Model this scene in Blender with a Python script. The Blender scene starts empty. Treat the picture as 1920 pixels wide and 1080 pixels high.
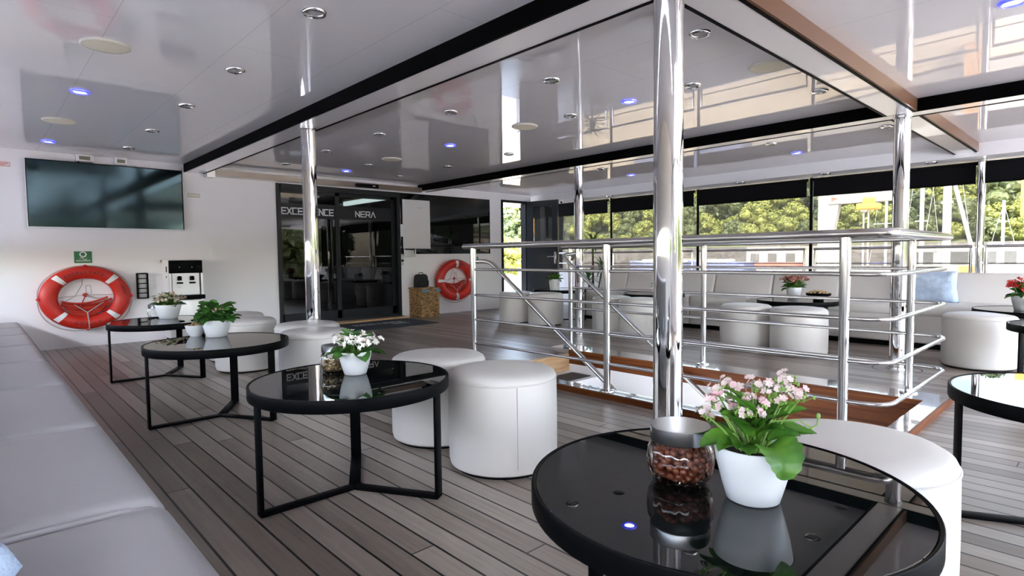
import bpy, bmesh, math, random
from mathutils import Vector, Matrix, Euler
sc = bpy.context.scene
COL = sc.collection
PI = math.pi
random.seed(7)

# ---------------------------------------------------------------- camera
cam_d = bpy.data.cameras.new('camera')
cam = bpy.data.objects.new('camera', cam_d)
COL.objects.link(cam)
cam_d.lens = 1080.14 / 1920 * 36
cam_d.sensor_width = 36
cam_d.clip_start = 0.02
cam_d.clip_end = 600
Rv = Vector((0.72913708, -0.68427075, -0.01151759))
Uv = Vector((0.04522655, 0.03138558, 0.9984836))
Fv = Vector((0.68287164, 0.72855232, -0.0538316))
cam.matrix_world = Matrix(((Rv.x, Uv.x, -Fv.x, 0), (Rv.y, Uv.y, -Fv.y, 0), (Rv.z, Uv.z, -Fv.z, 1.0), (0, 0, 0, 1)))
sc.camera = cam

# ---------------------------------------------------------------- daylight and exposure
world = bpy.data.worlds.new('world')
sc.world = world
world.use_nodes = True
wn = world.node_tree
sky = wn.nodes.new('ShaderNodeTexSky')
sky.sky_type = 'NISHITA'
sky.sun_disc = False
sky.sun_elevation = math.radians(52)
sky.sun_rotation = math.radians(230)
sky.dust_density = 3.0
sky.air_density = 1.0
bgn = wn.nodes['Background']
hsv = wn.nodes.new('ShaderNodeHueSaturation')
hsv.inputs['Saturation'].default_value = 0.75
wn.links.new(sky.outputs[0], hsv.inputs['Color'])
wn.links.new(hsv.outputs[0], bgn.inputs[0])
bgn.inputs[1].default_value = 0.62
sun_d = bpy.data.lights.new('sun', 'SUN')
sun_d.energy = 4.2
sun_d.angle = 0.02
sun_d.color = (1.0, 0.95, 0.86)
sun = bpy.data.objects.new('sun', sun_d)
COL.objects.link(sun)
sun.rotation_euler = Vector((0.52, 0.30, -0.80)).to_track_quat('-Z', 'Y').to_euler()
sc.view_settings.view_transform = 'Standard'
sc.view_settings.look = 'None'
sc.view_settings.gamma = 1.0
sc.view_settings.use_curve_mapping = False
sc.view_settings.exposure = 2.68
sc.cycles.use_denoising = True
sc.cycles.max_bounces = 14
sc.cycles.diffuse_bounces = 8
sc.cycles.glossy_bounces = 6
sc.cycles.transparent_max_bounces = 16
sc.cycles.caustics_reflective = False
sc.cycles.caustics_refractive = False


# ---------------------------------------------------------------- materials
def srgb(r, g, b):
    f = lambda c: (c / 255 / 12.92) if c / 255 <= 0.04045 else ((c / 255 + 0.055) / 1.055) ** 2.4
    return (f(r), f(g), f(b), 1)


def pmat(name, color, rough=0.5, metal=0.0, ior=1.5, coat=0.0, coat_rough=0.03, emit=None, estr=0.0, trans=0.0, sss=0.0):
    m = bpy.data.materials.new(name)
    m.use_nodes = True
    b = m.node_tree.nodes['Principled BSDF']
    b.inputs['Base Color'].default_value = color if len(color) == 4 else (*color, 1)
    b.inputs['Roughness'].default_value = rough
    b.inputs['Metallic'].default_value = metal
    b.inputs['IOR'].default_value = ior
    b.inputs['Coat Weight'].default_value = coat
    b.inputs['Coat Roughness'].default_value = coat_rough
    b.inputs['Transmission Weight'].default_value = trans
    if emit:
        b.inputs['Emission Color'].default_value = (*emit, 1)
        b.inputs['Emission Strength'].default_value = estr
    return m


def noise_color(m, c1, c2, scale=8.0, detail=4.0, stretch=(1, 1, 1), coords='Object', pos=(0.35, 0.65)):
    nt = m.node_tree
    b = nt.nodes['Principled BSDF']
    tc = nt.nodes.new('ShaderNodeTexCoord')
    mp = nt.nodes.new('ShaderNodeMapping')
    mp.inputs['Scale'].default_value = stretch
    n = nt.nodes.new('ShaderNodeTexNoise')
    n.inputs['Scale'].default_value = scale
    n.inputs['Detail'].default_value = detail
    r = nt.nodes.new('ShaderNodeValToRGB')
    r.color_ramp.elements[0].position = pos[0]
    r.color_ramp.elements[1].position = pos[1]
    r.color_ramp.elements[0].color = c1 if len(c1) == 4 else (*c1, 1)
    r.color_ramp.elements[1].color = c2 if len(c2) == 4 else (*c2, 1)
    nt.links.new(tc.outputs[coords], mp.inputs[0])
    nt.links.new(mp.outputs[0], n.inputs[0])
    nt.links.new(n.outputs[0], r.inputs[0])
    nt.links.new(r.outputs[0], b.inputs['Base Color'])
    return m


def bump(m, scale=60.0, strength=0.1, dist=0.004, detail=3.0):
    nt = m.node_tree
    b = nt.nodes['Principled BSDF']
    tc = nt.nodes.new('ShaderNodeTexCoord')
    n = nt.nodes.new('ShaderNodeTexNoise')
    n.inputs['Scale'].default_value = scale
    n.inputs['Detail'].default_value = detail
    bp = nt.nodes.new('ShaderNodeBump')
    bp.inputs['Strength'].default_value = strength
    bp.inputs['Distance'].default_value = dist
    nt.links.new(tc.outputs['Object'], n.inputs[0])
    nt.links.new(n.outputs[0], bp.inputs['Height'])
    nt.links.new(bp.outputs[0], b.inputs['Normal'])
    return m


def pane_mat(name, tint, refl_ior=1.5, gloss=(1, 1, 1), haze=0.0):
    # a clear or tinted pane: part of the light goes straight through, part is mirrored
    m = bpy.data.materials.new(name)
    m.use_nodes = True
    nt = m.node_tree
    nt.nodes.clear()
    out = nt.nodes.new('ShaderNodeOutputMaterial')
    mix = nt.nodes.new('ShaderNodeMixShader')
    tr = nt.nodes.new('ShaderNodeBsdfTransparent')
    tr.inputs[0].default_value = (*tint, 1)
    gl = nt.nodes.new('ShaderNodeBsdfGlossy')
    gl.inputs['Roughness'].default_value = 0.0
    gl.inputs[0].default_value = (*gloss, 1)
    fr = nt.nodes.new('ShaderNodeFresnel')
    fr.inputs[0].default_value = refl_ior
    nt.links.new(fr.outputs[0], mix.inputs[0])
    if haze:  # pale translucent veil that puts haze over the view
        veil = nt.nodes.new('ShaderNodeMixShader')
        tl = nt.nodes.new('ShaderNodeBsdfTranslucent')
        tl.inputs[0].default_value = (0.8, 0.78, 0.70, 1)
        veil.inputs[0].default_value = haze
        nt.links.new(tr.outputs[0], veil.inputs[1])
        nt.links.new(tl.outputs[0], veil.inputs[2])
        nt.links.new(veil.outputs[0], mix.inputs[1])
    else:
        nt.links.new(tr.outputs[0], mix.inputs[1])
    nt.links.new(gl.outputs[0], mix.inputs[2])
    nt.links.new(mix.outputs[0], out.inputs[0])
    return m


def deck_mat():
    m = pmat('teak_deck', (0.2, 0.18, 0.16), 0.5)
    nt = m.node_tree
    L = nt.links.new
    b = nt.nodes['Principled BSDF']
    tc = nt.nodes.new('ShaderNodeTexCoord')
    sp = nt.nodes.new('ShaderNodeSeparateXYZ')
    L(tc.outputs['Object'], sp.inputs[0])

    def math_n(op, a, bb=None, c=None):
        n = nt.nodes.new('ShaderNodeMath')
        n.operation = op
        for i, v in enumerate((a, bb, c)):
            if v is None:
                continue
            if isinstance(v, (int, float)):
                n.inputs[i].default_value = v
            else:
                L(v, n.inputs[i])
        return n.outputs[0]
    px = math_n('DIVIDE', sp.outputs[0], 0.0945)
    idx = math_n('FLOOR', px)
    fx = math_n('FRACT', px)
    wn_ = nt.nodes.new('ShaderNodeTexWhiteNoise')
    wn_.noise_dimensions = '1D'
    L(idx, wn_.inputs['W'])
    off = math_n('MULTIPLY', wn_.outputs['Value'], 2.6)
    py = math_n('DIVIDE', math_n('ADD', sp.outputs[1], off), 2.6)
    idy = math_n('FLOOR', py)
    fy = math_n('FRACT', py)
    wn2 = nt.nodes.new('ShaderNodeTexWhiteNoise')
    wn2.noise_dimensions = '2D'
    cv = nt.nodes.new('ShaderNodeCombineXYZ')
    L(idx, cv.inputs[0])
    L(idy, cv.inputs[1])
    L(cv.outputs[0], wn2.inputs['Vector'])
    # seams
    dx = math_n('MINIMUM', fx, math_n('SUBTRACT', 1.0, fx))
    dy = math_n('MINIMUM', fy, math_n('SUBTRACT', 1.0, fy))
    sx = math_n('LESS_THAN', dx, 0.045)
    sy = math_n('LESS_THAN', dy, 0.0011)
    seam = math_n('MAXIMUM', sx, sy)
    # grain
    mp = nt.nodes.new('ShaderNodeMapping')
    mp.inputs['Scale'].default_value = (55, 2.2, 1)
    L(tc.outputs['Object'], mp.inputs[0])
    n = nt.nodes.new('ShaderNodeTexNoise')
    n.inputs['Scale'].default_value = 1.0
    n.inputs['Detail'].default_value = 6
    n.inputs['Roughness'].default_value = 0.65
    L(mp.outputs[0], n.inputs[0])
    n2 = nt.nodes.new('ShaderNodeTexNoise')
    n2.inputs['Scale'].default_value = 0.9
    n2.inputs['Detail'].default_value = 5
    L(tc.outputs['Object'], n2.inputs[0])
    tone = math_n('ADD', math_n('MULTIPLY', wn2.outputs['Value'], 0.45), math_n('ADD', math_n('MULTIPLY', n.outputs[0], 0.55), math_n('MULTIPLY', n2.outputs[0], 0.35)))
    r = nt.nodes.new('ShaderNodeValToRGB')
    e = r.color_ramp.elements
    e[0].position = 0.33
    e[0].color = (0.125, 0.098, 0.077, 1)
    e[1].position = 0.95
    e[1].color = (0.38, 0.335, 0.29, 1)
    k = r.color_ramp.elements.new(0.62)
    k.color = (0.235, 0.195, 0.162, 1)
    L(tone, r.inputs[0])
    mixc = nt.nodes.new('ShaderNodeMix')
    mixc.data_type = 'RGBA'
    L(seam, mixc.inputs['Factor'])
    L(r.outputs[0], mixc.inputs['A'])
    mixc.inputs['B'].default_value = (0.006, 0.006, 0.006, 1)
    L(mixc.outputs['Result'], b.inputs['Base Color'])
    L(math_n('ADD', math_n('MULTIPLY', n.outputs[0], 0.25), 0.24), b.inputs['Roughness'])
    bp = nt.nodes.new('ShaderNodeBump')
    bp.inputs['Strength'].default_value = 0.35
    bp.inputs['Distance'].default_value = 0.003
    L(math_n('SUBTRACT', math_n('MULTIPLY', n.outputs[0], 0.4), seam), bp.inputs['Height'])
    L(bp.outputs[0], b.inputs['Normal'])
    return m


def ceiling_mat():
    # high-gloss laminate panels: coloured body under a mirror-smooth lacquer
    m = bpy.data.materials.new('gloss_ceiling')
    m.use_nodes = True
    nt = m.node_tree
    L = nt.links.new
    nt.nodes.clear()
    out = nt.nodes.new('ShaderNodeOutputMaterial')
    mix = nt.nodes.new('ShaderNodeMixShader')
    df = nt.nodes.new('ShaderNodeBsdfDiffuse')
    gl = nt.nodes.new('ShaderNodeBsdfGlossy')
    gl.inputs['Roughness'].default_value = 0.004
    fr = nt.nodes.new('ShaderNodeFresnel')
    fr.inputs[0].default_value = 2.05
    tc = nt.nodes.new('ShaderNodeTexCoord')
    br = nt.nodes.new('ShaderNodeTexBrick')
    br.offset = 0.5
    br.inputs['Scale'].default_value = 1.0
    br.inputs['Color1'].default_value = (0.80, 0.79, 0.825, 1)
    br.inputs['Color2'].default_value = (0.79, 0.78, 0.815, 1)
    br.inputs['Mortar'].default_value = (0.55, 0.55, 0.58, 1)
    br.inputs['Mortar Size'].default_value = 0.0018
    br.inputs['Brick Width'].default_value = 2.4
    br.inputs['Row Height'].default_value = 0.59
    mp = nt.nodes.new('ShaderNodeMapping')
    mp.inputs['Rotation'].default_value = (0, 0, PI / 2)
    L(tc.outputs['Object'], mp.inputs[0])
    L(mp.outputs[0], br.inputs[0])
    L(br.outputs[0], df.inputs[0])
    n = nt.nodes.new('ShaderNodeTexNoise')
    n.inputs['Scale'].default_value = 2.2
    n.inputs['Detail'].default_value = 0
    L(tc.outputs['Object'], n.inputs[0])
    bp = nt.nodes.new('ShaderNodeBump')
    bp.inputs['Strength'].default_value = 0.01
    bp.inputs['Distance'].default_value = 0.02
    L(n.outputs[0], bp.inputs['Height'])
    L(bp.outputs[0], gl.inputs['Normal'])
    L(fr.outputs[0], mix.inputs[0])
    L(df.outputs[0], mix.inputs[1])
    L(gl.outputs[0], mix.inputs[2])
    L(mix.outputs[0], out.inputs[0])
    return m


M = {}
M['deck'] = deck_mat()
M['ceiling'] = ceiling_mat()
M['white_gloss'] = pmat('white_soffit', (0.80, 0.79, 0.81), 0.3, coat=0.8, coat_rough=0.02)
M['wall'] = pmat('white_wall_panel', (0.92, 0.915, 0.935), 0.32, coat=0.15, coat_rough=0.15)
bump(M['wall'], 2.0, 0.04, 0.02)
M['white_paint'] = pmat('white_paint', (0.80, 0.80, 0.80), 0.4)
M['black_gloss'] = pmat('black_lacquer', (0.0014, 0.0014, 0.0016), 0.45, ior=1.08)
M['brown_reflection'] = pmat('lacquer_brown_reflection', (0.135, 0.068, 0.036), 0.32, ior=1.3, coat=0.12, coat_rough=0.1)  # brown stands in for the reflection on black lacquer
M['header'] = pmat('header_tan_reflection', (0.20, 0.15, 0.115), 0.22, coat=0.5, coat_rough=0.1)  # black header coloured tan for the sunlit ground it would mirror
M['black_matt'] = pmat('black_fabric', (0.005, 0.005, 0.006), 0.9, ior=1.2)
M['charcoal'] = pmat('charcoal_frame', (0.010, 0.0125, 0.014), 0.4, ior=1.3)
M['grey_door'] = pmat('grey_door', (0.022, 0.028, 0.034), 0.25, coat=0.2)
M['chrome'] = pmat('polished_steel', (0.70, 0.70, 0.70), 0.045, metal=1.0)
M['steel'] = pmat('satin_steel', (0.60, 0.60, 0.595), 0.16, metal=1.0)
M['brushed'] = pmat('brushed_lid', (0.48, 0.50, 0.52), 0.22, metal=1.0)
M['silver'] = pmat('silver_plastic', (0.62, 0.62, 0.61), 0.3, metal=0.3)
M['black_frame'] = pmat('black_table_frame', (0.0020, 0.0023, 0.0028), 0.42, ior=1.12)
M['black_glass'] = pmat('black_glass', (0.003, 0.0042, 0.0045), 0.012, ior=1.48)
M['screen'] = pmat('tv_screen', (0.004, 0.007, 0.008), 0.09, ior=1.5)
M['screen'].node_tree.nodes['Principled BSDF'].inputs['Specular Tint'].default_value = (0.55, 0.85, 0.92, 1)
M['dark_pane'] = pmat('dark_window_glass', (0.004, 0.005, 0.004), 0.01, ior=1.5)
M['leather'] = pmat('cream_leather', (0.60, 0.58, 0.555), 0.42)
bump(M['leather'], 180.0, 0.08, 0.001)
M['sofa'] = pmat('pale_grey_leather', (0.33, 0.325, 0.34), 0.42)
bump(M['sofa'], 5.0, 0.25, 0.012)
M['bench'] = pmat('pale_bench_leather', (0.60, 0.585, 0.57), 0.45)
bump(M['bench'], 160.0, 0.08, 0.001)
M['thread'] = pmat('seam_thread', (0.36, 0.35, 0.34), 0.6)
M['pot'] = pmat('white_ceramic', (0.66, 0.68, 0.70), 0.3)
M['soil'] = pmat('potting_soil', (0.02, 0.013, 0.008), 0.9)
M['leaf'] = noise_color(pmat('kalanchoe_leaf', (0.1, 0.3, 0.03), 0.42), (0.024, 0.105, 0.010), (0.10, 0.25, 0.024), 16.0, 3.0)
M['leaf_dark'] = noise_color(pmat('dark_leaf', (0.05, 0.15, 0.02), 0.42), (0.022, 0.095, 0.018), (0.065, 0.19, 0.03), 22.0, 3.0)
M['stem'] = pmat('green_stem', (0.19, 0.34, 0.07), 0.5)
M['pink'] = noise_color(pmat('pink_petal', (0.9, 0.6, 0.7), 0.6), (0.68, 0.57, 0.56), (0.66, 0.30, 0.41), 17.0, 1.0, pos=(0.50, 0.72))
M['white_petal'] = noise_color(pmat('white_petal', (0.9, 0.85, 0.8), 0.6), (0.93, 0.91, 0.88), (0.62, 0.33, 0.20), 40.0, 2.0, pos=(0.55, 0.72))
M['cream_petal'] = noise_color(pmat('cream_petal', (0.7, 0.65, 0.5), 0.6), (0.78, 0.72, 0.62), (0.30, 0.18, 0.08), 38.0, 2.0)
M['rose_petal'] = noise_color(pmat('rose_petal', (0.5, 0.2, 0.2), 0.6), (0.62, 0.28, 0.26), (0.35, 0.12, 0.08), 40.0, 2.0)
M['red_petal'] = pmat('red_petal', (0.62, 0.02, 0.02), 0.55)
M['yellow_eye'] = pmat('bud', (0.65, 0.55, 0.16), 0.6)
M['nut'] = noise_color(pmat('hazelnut', (0.25, 0.09, 0.04), 0.35), (0.085, 0.016, 0.008), (0.24, 0.058, 0.026), 60.0, 3.0)
M['snack'] = noise_color(pmat('snack_mix', (0.35, 0.2, 0.1), 0.6), (0.12, 0.055, 0.02), (0.62, 0.45, 0.24), 55.0, 2.0)
M['jar'] = pane_mat('jar_glass', (0.94, 0.96, 0.95), 1.45)
M['red_ring'] = pmat('orange_red_foam', (0.56, 0.020, 0.010), 0.42)
M['red_line'] = pmat('orange_line', (0.48, 0.024, 0.010), 0.7)
M['ring_band'] = pmat('reflective_band', (0.82, 0.83, 0.82), 0.35)
M['rope'] = pmat('grey_rope', (0.45, 0.44, 0.42), 0.8)
M['ink'] = pmat('dark_lettering', (0.03, 0.006, 0.006), 0.6)
M['letter'] = pmat('white_lettering', (0.85, 0.86, 0.86), 0.4)
M['green_sign'] = pmat('green_sign', (0.02, 0.20, 0.065), 0.4)
M['red_print'] = pmat('red_print', (0.75, 0.06, 0.05), 0.5)
M['tag'] = pmat('beige_tag', (0.62, 0.58, 0.48), 0.4)
M['wicker'] = noise_color(pmat('water_hyacinth_weave', (0.45, 0.28, 0.12), 0.7), (0.11, 0.050, 0.016), (0.46, 0.28, 0.11), 17.0, 5.0, (1, 1, 2.4))
bump(M['wicker'], 55.0, 0.9, 0.012)
M['blue_cloth'] = pmat('blue_ribbon', (0.13, 0.25, 0.38), 0.8)
M['bag'] = pmat('black_bag', (0.006, 0.006, 0.008), 0.75)
bump(M['bag'], 30.0, 0.5, 0.01)
M['mat'] = noise_color(pmat('door_mat_pile', (0.02, 0.024, 0.03), 0.95), (0.014, 0.017, 0.022), (0.03, 0.036, 0.046), 120.0)
M['mat_ink'] = pmat('mat_lettering', (0.42, 0.44, 0.46), 0.9)
M['mahogany'] = noise_color(pmat('varnished_mahogany', (0.25, 0.07, 0.02), 0.4, ior=1.25), (0.085, 0.022, 0.006), (0.19, 0.058, 0.014), 3.0, 5.0, (1.2, 0.5, 14))
M['oak'] = noise_color(pmat('varnished_oak', (0.5, 0.3, 0.14), 0.3, coat=0.4), (0.42, 0.25, 0.11), (0.60, 0.40, 0.22), 4.0, 4.0, (1, 1, 8))
M['coaming'] = noise_color(pmat('varnished_teak', (0.4, 0.36, 0.34), 0.08, coat=1.0), (0.26, 0.22, 0.20), (0.42, 0.38, 0.36), 3.0, 4.0, (20, 1, 1))
M['coaming'].node_tree.nodes['Principled BSDF'].inputs['IOR'].default_value = 1.8
M['rubber'] = pmat('dark_rubber', (0.05, 0.05, 0.045), 0.6)
M['well_white'] = pmat('well_white', (0.84, 0.85, 0.86), 0.35)
M['pillow'] = noise_color(pmat('pale_blue_linen', (0.35, 0.47, 0.65), 0.85), (0.38, 0.49, 0.66), (0.50, 0.61, 0.77), 18.0)
bump(M['pillow'], 9.0, 0.5, 0.03)
M['knit'] = pmat('blue_knit', (0.42, 0.52, 0.68), 0.9)
bump(M['knit'], 160.0, 0.8, 0.006)
M['beige'] = pmat('beige_grille', (0.72, 0.68, 0.55), 0.55)
M['speaker'] = pmat('white_grille', (0.66, 0.64, 0.58), 0.5)
M['led'] = pmat('blue_led', (0.5, 0.5, 1.0), 0.4, emit=(0.35, 0.38, 1.0), estr=5.0)
M['led_rim'] = pmat('blue_lit_rim', (0.3, 0.3, 0.9), 0.2, metal=0.6, emit=(0.02, 0.03, 0.9), estr=0.5)
M['lens'] = pmat('unlit_lens', (0.42, 0.42, 0.42), 0.3)
M['lcd'] = pmat('lcd', (0.12, 0.115, 0.06), 0.3)
M['pane'] = pane_mat('window_pane', (0.46, 0.455, 0.43), 1.5, haze=0.02)  # veil adds haze; tint lowered to dim the view outside
M['dimming_pane'] = pane_mat('added_dimming_pane', (0.62, 0.62, 0.60), 1.5)  # pane added only to dim the bright outside
M['door_glass'] = pane_mat('tinted_door_glass', (0.20, 0.21, 0.20), 1.5)
M['clear'] = pane_mat('clear_pane', (0.90, 0.92, 0.90), 1.45)
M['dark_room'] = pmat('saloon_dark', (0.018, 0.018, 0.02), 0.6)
M['warm_lamp'] = pmat('saloon_lamp', (0.9, 0.7, 0.3), 0.5, emit=(1.0, 0.62, 0.22), estr=0.10)
M['quay'] = noise_color(pmat('quay_stone', (0.45, 0.42, 0.37), 0.8), (0.36, 0.29, 0.205), (0.43, 0.355, 0.26), 0.6)
M['pier'] = noise_color(pmat('pier_bounce', (0.3, 0.32, 0.36), 0.8), (0.56, 0.56, 0.60), (0.66, 0.66, 0.70), 0.6)  # unseen pier, paled to bounce daylight up to the ceiling
M['wallstone'] = noise_color(pmat('grey_stone_wall', (0.28, 0.26, 0.26), 0.85), (0.06, 0.056, 0.055), (0.12, 0.112, 0.112), 1.6)
M['hill'] = noise_color(pmat('hill_scrub', (0.05, 0.08, 0.03), 0.9), (0.045, 0.07, 0.025), (0.14, 0.15, 0.08), 0.25)
M['boat_white'] = pmat('boat_gelcoat', (0.34, 0.34, 0.33), 0.4)
M['boat_window'] = pmat('boat_window', (0.10, 0.10, 0.10), 0.15)
M['mast'] = pmat('white_mast', (0.5, 0.5, 0.5), 0.35)
M['wire'] = pmat('rigging', (0.5, 0.5, 0.5), 0.4)
M['blue_hull'] = pmat('blue_hull', (0.16, 0.19, 0.34), 0.4)
M['red_tarp'] = pmat('red_tarpaulin', (0.36, 0.13, 0.10), 0.7)
M['orange_tarp'] = pmat('orange_tarpaulin', (0.85, 0.42, 0.07), 0.6)
M['crate'] = pmat('wooden_crate', (0.45, 0.25, 0.10), 0.7)
M['grey_text'] = pmat('pale_grey_print', (0.45, 0.45, 0.5), 0.5)
M['trunk'] = pmat('bark', (0.10, 0.07, 0.05), 0.9)


def leafmat(name, c1, c2, scale=1.6):
    m = noise_color(pmat(name, c1, 0.6), c1, c2, scale, 3.0)
    return m


M['tree_lime'] = leafmat('lime_foliage', (0.095, 0.12, 0.016), (0.19, 0.20, 0.04))
M['tree_mid'] = leafmat('green_foliage', (0.038, 0.056, 0.015), (0.085, 0.10, 0.03))
M['tree_dark'] = leafmat('dark_foliage', (0.030, 0.050, 0.018), (0.075, 0.105, 0.035))


# ---------------------------------------------------------------- mesh helpers
class MB:
    def __init__(s):
        s.v = []
        s.f = []

    def add(s, vs, fs, mat=None):
        o = len(s.v)
        if mat is not None:
            vs = [mat @ Vector(p) for p in vs]
        s.v += [tuple(p) for p in vs]
        s.f += [tuple(i + o for i in q) for q in fs]
        return s

    def box(s, x0, x1, y0, y1, z0, z1, mat=None):
        vs = [(x0, y0, z0), (x1, y0, z0), (x1, y1, z0), (x0, y1, z0), (x0, y0, z1), (x1, y0, z1), (x1, y1, z1), (x0, y1, z1)]
        return s.add(vs, [(0, 3, 2, 1), (4, 5, 6, 7), (0, 1, 5, 4), (1, 2, 6, 5), (2, 3, 7, 6), (3, 0, 4, 7)], mat)

    def rbox(s, x0, x1, y0, y1, z0, z1, r, seg=3, mat=None):
        bm = bmesh.new()
        bmesh.ops.create_cube(bm, size=1.0)
        for v in bm.verts:
            v.co = ((x0 + x1) / 2 + v.co.x * (x1 - x0), (y0 + y1) / 2 + v.co.y * (y1 - y0), (z0 + z1) / 2 + v.co.z * (z1 - z0))
        bmesh.ops.bevel(bm, geom=list(bm.edges), offset=r, segments=seg, profile=0.5, affect='EDGES')
        bm.verts.index_update()
        s.add([v.co.copy() for v in bm.verts], [[v.index for v in f.verts] for f in bm.faces], mat)
        bm.free()
        return s

    def lathe(s, prof, n=32, c=(0, 0, 0), mat=None, sx=1.0, sy=1.0):
        vs, fs = [], []
        for r, z in prof:
            for k in range(n):
                a = 2 * PI * k / n
                vs.append((c[0] + r * sx * math.cos(a), c[1] + r * sy * math.sin(a), c[2] + z))
        for i in range(len(prof) - 1):
            for k in range(n):
                k2 = (k + 1) % n
                fs.append((i * n + k, i * n + k2, (i + 1) * n + k2, (i + 1) * n + k))
        if prof[0][0] > 1e-5:
            pass
        return s.add(vs, fs, mat)

    def tube(s, pts, r, n=10, closed=False, caps=True, mat=None):
        P = [Vector(p) for p in pts]
        m = len(P)
        rr = r if isinstance(r, (list, tuple)) else [r] * m
        T = []
        for i in range(m):
            if closed:
                t = P[(i + 1) % m] - P[(i - 1) % m]
            else:
                t = P[min(i + 1, m - 1)] - P[max(i - 1, 0)]
            T.append(t.normalized())
        up = Vector((0, 0, 1)) if abs(T[0].z) < 0.9 else Vector((1, 0, 0))
        N = (up - T[0] * up.dot(T[0])).normalized()
        vs, fs = [], []
        for i in range(m):
            N = (N - T[i] * N.dot(T[i])).normalized()
            B = T[i].cross(N)
            for k in range(n):
                a = 2 * PI * k / n
                vs.append(P[i] + (N * math.cos(a) + B * math.sin(a)) * rr[i])
        last = m if closed else m - 1
        for i in range(last):
            j = (i + 1) % m
            for k in range(n):
                k2 = (k + 1) % n
                fs.append((i * n + k, i * n + k2, j * n + k2, j * n + k))
        if caps and not closed:
            fs.append(tuple(range(n - 1, -1, -1)))
            fs.append(tuple((m - 1) * n + k for k in range(n)))
        return s.add(vs, fs, mat)

    def ball(s, c, rx, ry, rz, nu=16, nv=10, mat=None):
        vs, fs = [], []
        for i in range(nv + 1):
            th = PI * i / nv
            for k in range(nu):
                a = 2 * PI * k / nu
                vs.append((c[0] + rx * math.sin(th) * math.cos(a), c[1] + ry * math.sin(th) * math.sin(a), c[2] + rz * math.cos(th)))
        for i in range(nv):
            for k in range(nu):
                k2 = (k + 1) % nu
                fs.append((i * nu + k, (i + 1) * nu + k, (i + 1) * nu + k2, i * nu + k2))
        return s.add(vs, fs, mat)

    def prism(s, poly, n, d, o=(0, 0, 0), ux=(1, 0, 0), uy=(0, 1, 0)):
        # polygon in the (ux, uy) plane, thickened by d along n
        o, ux, uy, n = Vector(o), Vector(ux), Vector(uy), Vector(n)
        a = [o + ux * p[0] + uy * p[1] for p in poly]
        b = [p + n * d for p in a]
        k = len(poly)
        fs = [tuple(range(k - 1, -1, -1)), tuple(range(k, 2 * k))] + [(i, (i + 1) % k, k + (i + 1) % k, k + i) for i in range(k)]
        return s.add(a + b, fs)

    def build(s, name, mat, parent=None, smooth=40, loc=None):
        me = bpy.data.meshes.new(name)
        me.from_pydata(s.v, [], s.f)
        bm = bmesh.new()
        bm.from_mesh(me)
        bmesh.ops.remove_doubles(bm, verts=bm.verts, dist=1e-6)
        bmesh.ops.recalc_face_normals(bm, faces=bm.faces)
        bm.to_mesh(me)
        bm.free()
        if smooth:
            me.shade_smooth()
            if smooth < 180:
                me.set_sharp_from_angle(angle=math.radians(smooth))
        me.materials.append(mat)
        o = bpy.data.objects.new(name, me)
        COL.objects.link(o)
        if parent:
            o.parent = parent
        if loc:
            o.location = loc
        return o


def tag(o, label=None, cat=None, group=None, kind=None):
    if label:
        o['label'] = label
    if cat:
        o['category'] = cat
    if group:
        o['group'] = group
    if kind:
        o['kind'] = kind
    return o


def thing(name, label, cat, loc=(0, 0, 0), rz=0.0, group=None):
    o = bpy.data.objects.new(name, None)
    o.empty_display_size = 0.1
    COL.objects.link(o)
    o.location = loc
    o.rotation_euler = (0, 0, rz)
    return tag(o, label, cat, group)


def struct(name, mb, mat, parent=None, smooth=30):
    o = mb.build(name, mat, parent, smooth)
    if parent is None:
        o['kind'] = 'structure'
    return o


def copy_tree(o, loc=None, rz=None, label=None, parent=None):
    c = o.copy()
    COL.objects.link(c)
    if parent:
        c.parent = parent
    if loc is not None:
        c.location = loc
    if rz is not None:
        c.rotation_euler = (0, 0, rz)
    if label:
        c['label'] = label
    for ch in list(o.children):
        copy_tree(ch, parent=c)
    return c


def fillet(pts, rad, seg=6):
    P = [Vector(p) for p in pts]
    out = [P[0]]
    for i in range(1, len(P) - 1):
        a, b, c = P[i - 1], P[i], P[i + 1]
        d1, d2 = (a - b), (c - b)
        r = min(rad, d1.length * 0.49, d2.length * 0.49)
        p1, p2 = b + d1.normalized() * r, b + d2.normalized() * r
        for k in range(seg + 1):
            t = k / seg
            out.append(p1 * (1 - t) ** 2 + b * 2 * t * (1 - t) + p2 * t * t)
    out.append(P[-1])
    return out


STROKES = {
    'E': [((0, 0), (0, 1)), ((0, 1), (1, 1)), ((0, .5), (.92, .5)), ((0, 0), (1, 0))],
    'X': [((0, 0), (1, 1)), ((0, 1), (1, 0))],
    'C': [((0, 0), (0, 1)), ((0, 1), (1, 1)), ((0, 0), (1, 0))],
    'L': [((0, 1), (0, 0)), ((0, 0), (1, 0))],
    'N': [((0, 0), (0, 1)), ((0, 1), (1, 0)), ((1, 0), (1, 1))],
    'R': [((0, 0), (0, 1)), ((0, 1), (1, 1)), ((1, 1), (1, .45)), ((0, .45), (1, .45)), ((.55, .45), (1, 0))],
    'A': [((0, 0), (.55, 1)), ((.55, 1), (1.1, 0))],
    'S': [((1, 1), (0, 1)), ((0, 1), (0, .5)), ((0, .5), (1, .5)), ((1, .5), (1, 0)), ((1, 0), (0, 0))],
    'P': [((0, 0), (0, 1)), ((0, 1), (1, 1)), ((1, 1), (1, .45)), ((0, .45), (1, .45))],
    'I': [((.5, 0), (.5, 1))],
    'T': [((0, 1), (1, 1)), ((.5, 0), (.5, 1))],
}


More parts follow.
